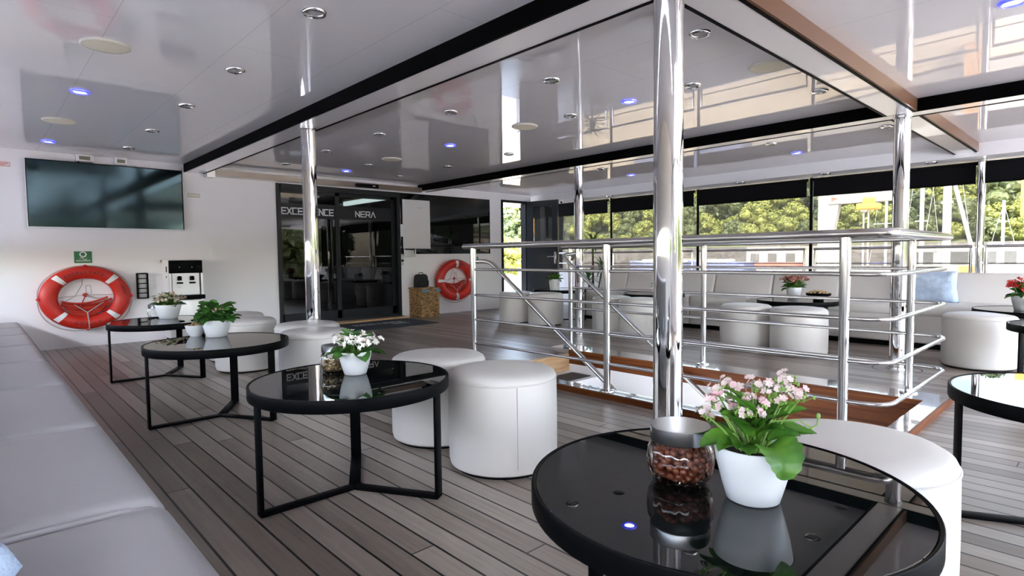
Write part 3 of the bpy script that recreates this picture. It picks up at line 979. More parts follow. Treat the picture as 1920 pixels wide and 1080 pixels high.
# ================================================================ THINGS ON THE BACK WALL
tv = thing('television', 'large black wall television at the upper left of the white wall', 'television', (1.25, 8.33, 1.385))
MB().rbox(-0.775, 0.775, -0.02, 0.02, 0.0, 0.765, 0.004).build('casing', M['black_frame'], tv)
MB().box(-0.762, 0.762, -0.0215, -0.0195, 0.016, 0.754).build('screen', M['screen'], tv, 0)
MB().box(-0.777, 0.777, -0.024, 0.021, -0.004, 0.014).box(-0.781, -0.769, -0.024, 0.021, 0.014, 0.766).build('bezel', M['white_paint'], tv, 0)
MB().box(-0.25, 0.25, 0.02, 0.069, 0.2, 0.55).build('wall_bracket', M['black_frame'], tv, 0)
for (x, lab, w_) in ((1.02, 'small white box with a display above the television, left one with a knob below', 0.085), (1.375, 'small white box with a display above the television, right one with the cable loop', 0.065)):
    b = thing('control_box', lab, 'control box', (x, 8.36, 2.165), 0, 'white boxes above the television')
    MB().rbox(-w_, w_, -0.03, 0.04, 0.0, 0.085, 0.006).build('housing', M['white_paint'], b)
    MB().box(-w_ * .62, w_ * .62, -0.0315, -0.029, 0.02, 0.06).build('display', M['lcd'], b, 0)
    if x < 1.2:
        MB().lathe([(0, 0), (0.008, 0), (0.01, -0.012), (0, -0.014)], 12, (-0.06, -0.01, 0)).build('knob', M['black_frame'], b)
    else:
        pts = [(-0.135 + 0.12 * (1 - math.cos(PI * k / 14)) / 2 * 1.0, -0.015, 0.005 - 0.055 * math.sin(PI * k / 14)) for k in range(15)]
        MB().tube(pts, 0.0045, 8).build('cable', M['white_paint'], b)

# notice plate at the far left
n_ = thing('notice_plate', 'small white notice with red border at the far left of the wall', 'sign', (0.285, WY - 0.006, 2.075))
MB().box(-0.075, 0.075, 0, 0.004, -0.025, 0.025).build('plate', M['white_paint'], n_, 0)
b_ = MB()
for q in ((-0.075, 0.075, 0.0215, 0.025), (-0.075, 0.075, -0.025, -0.0215), (-0.075, -0.0715, -0.025, 0.025), (0.0715, 0.075, -0.025, 0.025)):
    b_.box(q[0], q[1], -0.0015, 0, q[2], q[3])
for i in range(9):
    b_.box(-0.062 + i * 0.014, -0.053 + i * 0.014, -0.0015, 0, 0.004, 0.013)
for i in range(5):
    b_.box(-0.035 + i * 0.014, -0.026 + i * 0.014, -0.0015, 0, -0.014, -0.005)
b_.build('print', M['red_print'], n_, 0)
# embossed beige tag
n_ = thing('wall_tag', 'small beige embossed tag on the white wall right of the television', 'sign', (2.17, WY - 0.006, 1.853))
MB().rbox(-0.075, 0.075, 0, 0.005, -0.027, 0.027, 0.002).build('plate', M['tag'], n_)
b_ = MB()
for i in range(6):
    b_.box(-0.056 + i * 0.019, -0.045 + i * 0.019, -0.0015, 0, -0.009, 0.010)
b_.build('embossing', M['letter'], n_, 0)


# green sign
def green_sign(x, z, w_, h_, label):
    g = thing('safety_sign', label, 'sign', (x, WY - 0.006, z))
    MB().box(-w_ / 2, w_ / 2, 0, 0.005, -h_ / 2, h_ / 2).build('plate', M['green_sign'], g, 0)
    s = MB()
    s.tube([(0.029 * math.cos(a), -0.001, 0.033 + 0.027 * math.sin(a)) for a in [2 * PI * k / 24 for k in range(24)]], 0.0075, 6, closed=True)
    s.tube([(-0.035 + 0.07 * k / 12, -0.001, -0.018 + 0.012 * math.sin(2 * PI * k / 12)) for k in range(13)], 0.003, 6)
    s.tube([(-0.02 + 0.05 * k / 12, -0.001, -0.004 - 0.010 * math.sin(2 * PI * k / 12)) for k in range(13)], 0.0025, 6)
    for q in range(7):
        s.box(-0.066 + q * 0.0195, -0.053 + q * 0.0195, -0.0015, 0, -0.048, -0.041)
    s.box(-0.07, 0.07, -0.0015, 0, -0.037, -0.034)
    s.build('pictogram', M['letter'], g)


green_sign(0.965, 1.055, 0.17, 0.138, 'green lifebuoy safety sign above the left ring on the wall')
green_sign(6.93, 0.945, 0.15, 0.13, 'green safety sign right of the right lifebuoy, mostly hidden by a railing post')


# lifebuoys (oval as the photo shows them)
def lifebuoy(x, z, rot, label, name_text, words):
    b = thing('lifebuoy', label, 'lifebuoy', (x, WY - 0.085, z))
    RM, SZ_ = 0.352, 0.84
    tx, ty = 0.088, 0.062

    def pt(a, q, k=1.0):
        rr = RM + tx * k * math.cos(q)
        return (rr * math.cos(a), -ty * k * math.sin(q), rr * math.sin(a) * SZ_)

    def seg(a0, a1, na, k, closed, q0=0.0, q1=2 * PI):
        vs, fs = [], []
        nq = 20
        ring_q = q1 - q0 > 6.2
        cnt = na if closed else na + 1
        for i in range(cnt):
            a = a0 + (a1 - a0) * i / na
            for j in range(nq):
                vs.append(pt(a, q0 + (q1 - q0) * j / (nq if ring_q else nq - 1), k))
        for i in range(na):
            i2 = (i + 1) % cnt
            for j in range(nq if ring_q else nq - 1):
                j2 = (j + 1) % nq
                fs.append((i * nq + j, i2 * nq + j, i2 * nq + j2, i * nq + j2))
        return vs, fs
    MB().add(*seg(0, 2 * PI, 72, 1.0, True)).build('ring', M['red_ring'], b, 180)
    for k in range(4):
        a = rot + k * PI / 2
        MB().add(*seg(a - 0.08, a + 0.08, 6, 1.015, False, 0.22 * PI, 0.82 * PI)).build('reflective_band', M['ring_band'], b, 180)
    # grab line looping round the rim
    pts = []
    for k in range(96):
        a = 2 * PI * k / 96
        s = abs(math.sin(2 * (a - rot - PI / 4)))
        rr = RM + tx + 0.004 + 0.022 * s
        pts.append((rr * math.cos(a), -0.012 + 0.03 * s, rr * math.sin(a) * SZ_ - 0.016 * s))
    MB().tube(pts, 0.0055, 6, closed=True).build('grab_line', M['rope'], b)
    for k in range(4):
        a = rot + PI / 4 + k * PI / 2
        MB().ball(((RM + tx) * math.cos(a), -0.02, (RM + tx) * math.sin(a) * SZ_), 0.022, 0.02, 0.016).build('line_knot', M['red_ring'], b)
    # holder wires and hub inside the ring
    wr = MB()
    ri = RM - tx + 0.02
    for a in (0.02, PI + 0.05):
        wr.tube([(0, 0.05, 0.03), (ri * math.cos(a), 0.03, ri * math.sin(a) * SZ_ + 0.02)], 0.0035, 6)
    wr.tube([(-0.02, 0.05, 0.26), (-0.03, 0.055, 0.15), (-0.10, 0.055, 0.02), (-0.20, 0.05, -0.04)], 0.004, 6)
    wr.tube(fillet([(0.005, 0.05, 0.04), (0.005, 0.05, 0.14), (0.05, 0.05, 0.14), (0.055, 0.05, 0.04)], 0.01), 0.0035, 6)
    wr.tube([(0.0, 0.03, 0.03), (0.10, 0.035, -0.02), (0.19, 0.03, -0.01)], 0.005, 6)
    wr.build('holder', M['rope'], b)
    MB().ball((-0.005, 0.045, 0.03), 0.028, 0.018, 0.022).build('hub', M['red_line'], b)
    # orange throwing line folded in the lower part of the hole
    ln = MB()
    rnd = random.Random(3)
    for k in range(26):
        y = rnd.uniform(0.0, 0.055)
        z0 = -0.06 - 0.165 * rnd.random()
        hw = math.sqrt(max(0.01, 1 - (z0 / (ri * SZ_)) ** 2)) * ri * 0.93
        sg = rnd.uniform(-0.012, 0.02)
        xa = -hw * rnd.uniform(0.75, 1)
        xb = hw * rnd.uniform(0.75, 1)
        ln.tube([(xa + (xb - xa) * t / 8, y, z0 + (0.045 * (t / 8) if k % 2 else 0.02 * (1 - t / 8)) - 0.05 * math.sin(PI * t / 8) * 0.8 + sg) for t in range(9)], 0.011, 6)
    ln.tube([(-0.005, 0.03, 0.02), (-0.04, 0.02, -0.06), (-0.06, 0.0, -0.11)], 0.006, 6)
    ln.build('throw_line', M['red_line'], b)
    tl = MB()
    tl.tube([(-0.12, -0.005, -0.075), (0.0, -0.03, -0.175), (0.16, -0.005, -0.06)], 0.006, 6)
    tl.tube([(0.0, -0.03, -0.175), (0.005, -0.075, -0.30), (0.01, -0.03, -0.375)], 0.006, 6)
    tl.build('lashing', M['rope'], b)
    # lettering on the ring
    lt = MB()

    def arc(word, amid, da, w_, h_, rr, flip):
        n = len(word)
        for i, ch in enumerate(word):
            a = amid + (i - (n - 1) / 2) * da * (1 if flip else -1)
            c = Vector((rr * math.cos(a), -ty - 0.001, rr * math.sin(a) * SZ_))
            rad = Vector((math.cos(a), 0, math.sin(a) * SZ_)).normalized()
            tan = Vector((math.sin(a), 0, -math.cos(a) * SZ_)).normalized()
            ux, uy = (tan, rad) if not flip else (-tan, -rad)
            letter(lt, ch, c - ux * w_ / 2 - uy * h_ / 2, ux, uy, (0, -1, 0), w_, h_, 0.0042, 0.003)
    arc(words[0], PI / 2 + rot * 0 + 0.05, 0.115, 0.022, 0.026, RM, False)
    arc(words[1], rot - 0.25 - PI / 4 + 0.52, 0.10, 0.02, 0.024, RM + 0.02, False)
    arc(words[2], -PI / 2, 0.16, 0.028, 0.036, RM + 0.01, True)
    lt.build('lettering', M['ink'], b, 0)
    MB().lathe([(0.018, 0), (0.018, 0.082)], 12, mat=Matrix.Translation((0, 0.0, 0.345)) @ Matrix.Rotation(-PI / 2, 4, 'X')).build('wall_hook', M['steel'], b)
    return b


lifebuoy(0.968, 0.583, PI / 4, 'orange-red lifebuoy on the white wall under the television, white bands set diagonally', 't', ('EXCELLENCE', 'NERA', 'SPLIT'))
lifebuoy(6.40, 0.592, 0.0, 'orange-red lifebuoy right of the wicker basket, white bands at top, bottom and sides', 't', ('EXCELLENCE', 'NERA', 'SPLIT'))

# caged bulkhead light
c = thing('bulkhead_light', 'narrow black grilled bulkhead lamp between lifebuoy and water dispenser', 'lamp', (1.54, WY - 0.05, 0.695))
MB().rbox(-0.062, 0.062, 0.01, 0.05, -0.165, 0.165, 0.012).build('backplate', M['steel'], c)
MB().rbox(-0.05, 0.05, -0.02, 0.02, -0.15, 0.15, 0.02).build('lens', M['lens'], c)
g_ = MB()
for z in (-0.15, -0.09, -0.03, 0.03, 0.09, 0.15):
    g_.box(-0.058, 0.058, -0.032, -0.022, z - 0.006, z + 0.006)
for x in (-0.055, 0.055):
    g_.box(x - 0.006, x + 0.006, -0.032, 0.02, -0.155, 0.155)
g_.build('cage', M['black_frame'], c, 0)

# water dispenser
wd = thing('water_dispenser', 'silver and black water dispenser standing against the white wall', 'water dispenser', (1.955, 8.20, 0))
W2 = 0.19
MB().rbox(-W2, W2, -0.13, 0.19, 0.03, 1.015, 0.012).build('cabinet', M['white_paint'], wd)
MB().rbox(-W2 + 0.004, W2 - 0.004, -0.175, -0.125, 0.845, 1.005, 0.008).build('control_panel', M['black_frame'], wd)
MB().box(-W2 + 0.03, W2 - 0.03, -0.145, -0.13, 0.575, 0.845).build('front_plate', M['silver'], wd, 0)
for xa in (-W2, W2 - 0.03):
    MB().box(xa, xa + 0.03, -0.165, -0.13, 0.50, 0.845).build('side_cheek', M['silver'], wd, 0)
for xa, xb in ((-W2 + 0.026, -W2 + 0.032), (W2 - 0.036, W2 - 0.026)):
    MB().box(xa, xb, -0.1665, -0.16, 0.57, 0.845).build('trim_strip', M['black_frame'], wd, 0)
MB().rbox(-W2 - 0.006, W2 + 0.006, -0.225, -0.12, 0.520, 0.572, 0.006).build('drip_tray', M['black_frame'], wd)
MB().rbox(-W2, W2, -0.16, -0.125, 0.05, 0.515, 0.01).build('door', M['silver'], wd)
for x in (-0.075, 0.065):
    t_ = MB()
    t_.lathe([(0, 0.0), (0.024, 0.0), (0.024, 0.045), (0.015, 0.055), (0, 0.056)], 20, (x, -0.168, 0.755))
    t_.rbox(x - 0.03, x + 0.03, -0.205, -0.14, 0.715, 0.735, 0.005)
    t_.build('tap', M['black_frame'], wd)
    MB().lathe([(0, 0), (0.005, 0), (0.005, 0.002), (0, 0.002)], 10, mat=Matrix.Translation((x, -0.1755, 0.92)) @ Matrix.Rotation(PI / 2, 4, 'X')).build('indicator', M['letter'], wd)
MB().box(-0.095, -0.055, -0.1465, -0.145, 0.665, 0.70).build('label', M['letter'], wd, 0)
MB().box(-W2 - 0.002, -W2, -0.07, -0.02, 0.86, 0.93).lathe([(0, 0), (0.012, 0), (0.012, 0.004), (0, 0.004)], 12, mat=Matrix.Translation((-W2, -0.04, 0.80)) @ Matrix.Rotation(-PI / 2, 4, 'Y')).build('switch', M['black_frame'], wd, 0)
MB().rbox(-W2 + 0.02, W2 - 0.02, -0.12, 0.18, 0.0, 0.035, 0.004).build('feet', M['black_frame'], wd)
MB().tube([(-W2 + 0.0, 0.16, 0.998), (-W2 - 0.022, 0.16, 0.998)], 0.012, 10).build('pipe_stub', M['steel'], wd)

# dark panoramic window panel right of the door, and what hangs before it
dw = thing('dark_window', 'wide black glass window panel in the wall right of the sliding door', 'window', (6.30, WY - 0.012, 1.07))
MB().rbox(-1.0, 1.0, -0.002, 0.012, 0, 1.03, 0.003).build('glass', M['dark_pane'], dw)
MB().box(-1.0, 1.0, -0.006, -0.002, 0.135, 0.15).build('glazing_bar', M['black_frame'], dw, 0)
nb = thing('white_board', 'blank white board in front of the black window panel', 'board', (5.60, WY - 0.05, 1.16))
MB().rbox(-0.275, 0.275, -0.012, 0.012, 0, 0.83, 0.004).build('panel', M['white_paint'], nb)
MB().rbox(-0.325, -0.275, -0.014, 0.008, 0.20, 0.41, 0.004).build('side_clip', M['letter'], nb)
MB().box(0.0, 0.14, -0.0135, -0.012, 0.70, 0.705).box(0.05, 0.10, -0.0135, -0.012, 0.685, 0.69).build('print', M['grey_text'], nb, 0)
MB().box(-0.03, 0.03, 0.012, 0.036, 0.3, 0.5).build('bracket', M['silver'], nb, 0)
fh = thing('file_holder', 'white rounded frame holder under the white board', 'holder', (5.455, WY - 0.045, 1.025))
MB().tube(fillet([(-0.105, 0, 0.125), (-0.105, 0, 0.0), (0.115, 0, 0.0), (0.115, 0, 0.125)], 0.03, 5), 0.011, 10).build('frame', M['white_paint'], fh)
MB().rbox(-0.09, 0.10, 0.012, 0.03, 0.01, 0.115, 0.004).build('pocket', M['silver'], fh)
sw = thing('wall_switch', 'small grey card switch beside the right door jamb', 'switch', (5.325, WY - 0.006, 0.93))
MB().rbox(-0.024, 0.024, -0.01, 0.005, -0.05, 0.05, 0.003).build('plate', M['silver'], sw)
MB().rbox(-0.02, 0.02, -0.022, -0.008, 0.015, 0.045, 0.003).build('reader', M['black_frame'], sw)

# wicker basket with black bag on it
bk = thing('wicker_basket', 'square brown wicker basket with blue ribbon beside the sliding door', 'basket', (5.63, 8.225, 0), 0)
bm_ = MB()
rnd = random.Random(5)
bm_.rbox(-0.185, 0.185, -0.19, 0.155, 0.0, 0.475, 0.012)
for row in range(17):          # woven courses
    z = 0.016 + row * 0.0272
    for k in range(13):
        x = -0.175 + k * 0.029
        o = 0.006 * (1 if (k + row) % 2 else 0.2)
        bm_.rbox(x - 0.016, x + 0.016, -0.192 - o, -0.185, z - 0.0125, z + 0.0125, 0.003, 1)
        y = -0.178 + k * 0.0262
        bm_.rbox(-0.187 - o, -0.182, y - 0.0145, y + 0.0145, z - 0.0125, z + 0.0125, 0.003, 1)
bm_.build('body', M['wicker'], bk, 30)
MB().rbox(-0.20, 0.20, -0.205, 0.165, 0.472, 0.50, 0.008).build('lid', M['wicker'], bk)
MB().rbox(-0.17, -0.02, -0.212, -0.198, 0.425, 0.47, 0.005).rbox(0.11, 0.21, -0.212, -0.198, 0.425, 0.47, 0.005).build('ribbon', M['blue_cloth'], bk)
bg = thing('black_bag', 'small black bag standing on the wicker basket', 'bag', (5.60, 8.25, 0.50))
bb = MB()
bb.lathe([(0, 0), (0.135, 0.0), (0.142, 0.02), (0.138, 0.12), (0.128, 0.19), (0.095, 0.222), (0, 0.224)], 24, sy=0.6)
bb.build('body', M['bag'], bg, 60)
MB().tube([(-0.04, 0, 0.215), (-0.04, 0, 0.243), (0.0, 0, 0.252), (0.04, 0, 0.243), (0.04, 0, 0.215)], 0.007, 8).build('handle', M['bag'], bg)
MB().rbox(-0.10, 0.10, -0.10, -0.07, 0.02, 0.12, 0.02).build('pocket', M['bag'], bg)

# doormat
dm = thing('door_mat', 'dark navy doormat with pale lettering before the sliding door', 'mat', (4.53, 7.66, 0))
MB().rbox(-0.68, 0.68, -0.46, 0.46, 0.0005, 0.012, 0.004).build('pile', M['mat'], dm)
tx_ = MB()
text(tx_, 'EXCELLENCE', (-0.46, 0.02, 0.0121), (1, 0, 0), (0, 1, 0), (0, 0, 1), 0.062, 0.13, 0.022, 0.022, 0.001)
text(tx_, 'NERA', (0.08, -0.14, 0.0121), (1, 0, 0), (0, 1, 0), (0, 0, 1), 0.05, 0.07, 0.02, 0.016, 0.001)
tx_.build('lettering', M['mat_ink'], dm, 0)

# camera dome under the starboard fascia
cd = thing('security_camera', 'small white ceiling camera with black lens near the open grey door', 'camera', (8.50, 7.62, 2.10))
MB().lathe([(0, 0.0), (0.045, 0.0), (0.05, -0.02), (0.03, -0.055), (0, -0.06)], 20, (0, 0, 0)).build('body', M['white_paint'], cd)
MB().ball((-0.028, -0.018, -0.045), 0.02, 0.02, 0.02, 14, 10).build('lens', M['black_frame'], cd)

# ================================================================ CEILING FIXTURES
ORD = ['nearest the camera', 'second from the camera', 'third from the camera', 'fourth from the camera', 'fifth from the camera', 'sixth from the camera', 'seventh from the camera']


def mk_down(kind):
    d = thing('recessed_light', 'x', 'ceiling light', (0, 0, CZ), 0, 'recessed ceiling lights')
    MB().lathe([(0.062, 0.0), (0.062, -0.004), (0.056, -0.012), (0.048, -0.013), (0.041, -0.008), (0.039, -0.001)], 32).build('ring', M['chrome' if kind == 'off' else 'led_rim'], d)
    MB().lathe([(0.0, -0.004), (0.04, -0.004)], 32).build('lens', M['lens' if kind == 'off' else 'led'], d)
    return d


def mk_speaker():
    d = thing('ceiling_speaker', 'x', 'speaker', (0, 0, CZ), 0, 'round ceiling speakers')
    MB().lathe([(0.125, 0.0), (0.125, -0.006), (0.118, -0.012), (0.112, -0.012)], 40).build('bezel', M['speaker'], d)
    MB().lathe([(0.112, -0.011), (0.06, -0.016), (0.0, -0.018)], 40).build('grille', M['beige'], d)
    return d


proto = {'off': mk_down('off'), 'led': mk_down('led'), 'spk': mk_speaker()}
used = {}
rows = [
    ('off', 1.325, [2.855, 4.053, 5.225, 6.43, 7.56], 'unlit chrome ceiling light in the left bay, '),
    ('led', 0.64, [5.30, 7.67], 'blue-lit recessed light in the left ceiling bay above the television side, '),
    ('spk', 0.625, [4.08, 6.49], 'round beige ceiling speaker in the left ceiling bay, '),
    ('off', 3.06, [1.69, 2.83, 4.01, 5.19, 6.38, 7.57], 'unlit chrome ceiling light in the middle bay, left row, '),
    ('led', 3.95, [2.80, 5.19, 7.63], 'blue-lit recessed light in the middle ceiling bay, '),
    ('spk', 3.93, [1.67, 3.99, 6.38], 'round pale ceiling speaker in the middle ceiling bay, '),
    ('off', 3.94, [2.23, 3.42, 6.98], 'unlit chrome ceiling light in the middle bay, centre row, '),
    ('off', 4.83, [1.66, 5.18, 6.42, 7.62], 'unlit chrome ceiling light in the middle bay, right row, '),
    ('off', 6.68, [1.67, 2.80, 5.22], 'unlit chrome recessed light just beyond the far black beam, '),
    ('led', 7.53, [2.84, 5.30], 'blue-lit recessed light over the window seating, '),
    ('off', 8.66, [1.68, 2.88, 4.08, 6.57], 'unlit chrome recessed light in the row nearest the windows, '),
    ('led', 3.87, [0.43], 'blue-lit recessed light in the near right ceiling bay at the top right corner, '),
]
for kind, x, ysl, lab in rows:
    for i, y in enumerate(ysl):
        l = (lab + ORD[i]) if len(ysl) > 1 else lab.rstrip(', ')
        zz = CZ if x < 8.52 else 2.10
        if kind not in used:
            used[kind] = 1
            proto[kind].location = (x, y, zz)
            proto[kind]['label'] = l
        else:
            copy_tree(proto[kind], (x, y, zz), 0, l)

# ================================================================ PLANTS, JARS AND BOWLS
def leaf_geo(mb, base, az, el, length, width, droop, scallop=0.0, roll=0.0, nl=12, nw=6, shape=0.75, cup=0.18, thick=True):
    """one leaf: a bent, cupped blade with an optionally scalloped outline"""
    d = Vector((math.cos(az), math.sin(az), 0))
    side = Vector((-math.sin(az), math.cos(az), 0))
    p = Vector(base)
    e = el
    vs = []
    for i in range(nl + 1):
        t = i / nl
        dirv = d * math.cos(e) + Vector((0, 0, 1)) * math.sin(e)
        up = -d * math.sin(e) + Vector((0, 0, 1)) * math.cos(e)
        s2 = (side * math.cos(roll) + up * math.sin(roll))
        u2 = (up * math.cos(roll) - side * math.sin(roll))
        w_ = width / 2 * (math.sin(PI * min(1, t ** shape)) ** 0.72 if 0 < t < 1 else 0.0)
        w_ = max(w_, 0.05 * width * (1 - t))
        if scallop and t > 0.2:
            w_ *= 1 + scallop * math.sin(2 * PI * t * 7)
        for j in range(nw + 1):
            q = -1 + 2 * j / nw
            vs.append(p + s2 * w_ * q + u2 * (w_ * cup * 2 * q * q - 0.05 * width * (1 - abs(q)) ** 3))
        p = p + dirv * length / nl
        e -= droop / nl
    fs = []
    for i in range(nl):
        for j in range(nw):
            fs.append((i * (nw + 1) + j, i * (nw + 1) + j + 1, (i + 1) * (nw + 1) + j + 1, (i + 1) * (nw + 1) + j))
    mb.add(vs, fs)
    return vs[-(nw + 1) // 2 - 1]


def blossom(mb, c, nrm, r, petals, rnd):
    n = Vector(nrm).normalized()
    a = n.orthogonal().normalized()
    b = n.cross(a)
    ph = rnd.random() * 6
    for k in range(petals):
        t = ph + 2 * PI * k / petals
        u = a * math.cos(t) + b * math.sin(t)
        v = n.cross(u)
        c0 = Vector(c)
        w_ = r * 0.62
        vs = [c0, c0 + u * r * .45 + v * w_ * .62 + n * r * .12, c0 + u * r * .9 + v * w_ * .45 + n * r * .22, c0 + u * r * 1.05 + n * r * .2, c0 + u * r * .9 - v * w_ * .45 + n * r * .22, c0 + u * r * .45 - v * w_ * .62 + n * r * .12, c0 + u * r * .55 + n * r * .05]
        mb.add(vs, [(0, 1, 6), (1, 2, 6), (2, 3, 6), (3, 4, 6), (4, 5, 6), (5, 0, 6)])


def pot_shape(r0, r1, h, name_mb=None):
    return [(0, 0.0), (r0 - 0.006, 0.0), (r0, 0.003), (r0 + (r1 - r0) * .35, h * .30), (r0 + (r1 - r0) * .75, h * .65), (r1, h - 0.002), (r1 - 0.001, h), (r1 - 0.004, h), (r1 - 0.0055, h - 0.003), (r0 + (r1 - r0) * .72, h * .72), (0, h * .72)]


def plant(x, y, z, r0, r1, h, label, leaves, leafm, petal, nfl, fh, spread, seed, leaf_len=0.09, leaf_w=0.05, fr=0.010, cat='potted plant', name='flower_pot', lift=None):
    rnd = random.Random(seed)
    p = thing(name, label, cat, (x, y, z))
    MB().lathe(pot_shape(r0, r1, h), 48).build('pot', M['pot'], p, 50)
    MB().lathe([(0, h * .80), (r1 * .86, h * .78), (r1 * .86, h * .72)], 24).build('soil', M['soil'], p)
    mb = MB()
    for k in range(leaves):
        az = 2 * PI * k * 0.381966 + rnd.uniform(-.2, .2)
        lay = k / leaves
        el = math.radians(12 + 66 * lay + rnd.uniform(-8, 8))
        b = (r1 * .45 * (1 - lay) * math.cos(az), r1 * .45 * (1 - lay) * math.sin(az), h * .86 + lay * spread * .42)
        if lift:        # bushy: leaves all the way up short branches
            lv = rnd.random()
            rr = r1 * (0.25 + 0.75 * math.sqrt(rnd.random())) * (1.05 - 0.45 * lv)
            b = (rr * math.cos(az), rr * math.sin(az), h * .9 + lift * lv)
            el = math.radians(rnd.uniform(5, 60))
        leaf_geo(mb, b, az, el, leaf_len * rnd.uniform(.75, 1.15), leaf_w * rnd.uniform(.8, 1.15), math.radians(rnd.uniform(25, 75)), 0.05, rnd.uniform(-.3, .3), 8, 4)
    mb.build('foliage', M[leafm], p, 180)
    if nfl:
        fm, sm = MB(), MB()
        for k in range(nfl):
            a = rnd.random() * 2 * PI
            rr = spread * math.sqrt(rnd.random())
            c = Vector((rr * math.cos(a), rr * math.sin(a), h + fh * rnd.uniform(.72, 1.0) - rr * 0.35))
            sm.tube([(c.x * .35, c.y * .35, h * .9), (c.x * .7, c.y * .7, h + fh * .4), c], 0.0022, 5)
            for q in range(7):
                o = Vector((rnd.gauss(0, 1), rnd.gauss(0, 1), rnd.gauss(0, .7))) * fr * 1.15
                blossom(fm, c + o, (o + Vector((0, 0, fr * 1.2))), fr, 4, rnd)
        sm.build('flower_stems', M['stem'], p)
        fm.build('flowers', M[petal], p, 0)
    return p


def jar(x, y, z, r, h, label, nut_n, cat='jar'):
    j = thing('glass_jar', label, cat, (x, y, z))
    # ribbed glass belly
    prof = [(0.0, 0.002), (r * .66, 0.002), (r * .82, h * .06), (r * .95, h * .20), (r, h * .40), (r * .97, h * .58), (r * .86, h * .70), (r * .80, h * .74), (r * .80, h * .80)]
    n = 96
    vs, fs = [], []
    for i, (rr, zz) in enumerate(prof):
        for k in range(n):
            a = 2 * PI * k / n
            rib = 1 + 0.022 * math.cos(16 * a) * (1 if 2 <= i <= 6 else 0)
            vs.append((rr * rib * math.cos(a), rr * rib * math.sin(a), zz))
    for i in range(len(prof) - 1):
        for k in range(n):
            k2 = (k + 1) % n
            fs.append((i * n + k, i * n + k2, (i + 1) * n + k2, (i + 1) * n + k))
    MB().add(vs, fs).build('glass', M['jar'], j, 180)
    MB().lathe([(r * .80, h * .745), (r * .895, h * .75), (r * .90, h * .76), (r * .90, h * .985), (r * .885, h), (0, h * 1.0)], 64).build('lid', M['brushed'], j, 25)
    return j


# --- nearest table: jar of hazelnuts and pink kalanchoe
JX, JY, JR, JH = 1.158, 0.682, 0.074, 0.130
jar(JX, JY, TZ, JR, JH, 'ribbed glass jar with brushed metal lid on the near table, full of hazelnuts', 0)
rnd = random.Random(11)
nut_pos = []
tries = 0
while len(nut_pos) < 165 and tries < 60000:
    tries += 1
    zz = rnd.uniform(0.011, JH * .60)
    rmax = JR * (0.86 if zz > 0.02 else 0.72) - 0.0095
    if zz > JH * .5:
        rmax = JR * 0.80 - 0.009
    a = rnd.random() * 2 * PI
    rr = rmax * (rnd.random() ** 0.33)
    q = Vector((rr * math.cos(a), rr * math.sin(a), zz))
    if all((q - o).length > 0.0148 for o in nut_pos):
        nut_pos.append(q)
nm = MB().ball((0, 0, 0), 0.0078, 0.0078, 0.0088, 14, 10)
n0 = nm.build('hazelnut', M['nut'], None, 180)
tag(n0, 'reddish brown hazelnut in the ribbed jar on the near table', 'nut', 'hazelnuts in the near jar')
for i, q in enumerate(nut_pos):
    o = n0 if i == 0 else n0.copy()
    if i:
        COL.objects.link(o)
    o.location = (JX + q.x, JY + q.y, TZ + q.z)
    o.rotation_euler = (rnd.random() * 6, rnd.random() * 6, rnd.random() * 6)

# pink kalanchoe, leaf by leaf
PX, PY, PH = 1.180, 0.524, 0.116
pk = thing('flower_pot', 'white pot of pink kalanchoe with broad bright green leaves on the near table', 'potted plant', (PX, PY, TZ))
MB().lathe(pot_shape(0.053, 0.079, PH), 64).build('pot', M['pot'], pk, 50)
MB().lathe([(0, PH * .80), (0.068, PH * .78), (0.068, PH * .72)], 24).build('soil', M['soil'], pk)
# directions: camera looks from azimuth ~ -156 deg as seen from the pot
CAMA = math.atan2(-PY, -PX)
RIGHT = CAMA + PI / 2      # picture right
def rel(deg):              # 0 = toward the camera, 90 = picture right, -90 = picture left, 180 = away
    return CAMA + math.radians(deg)


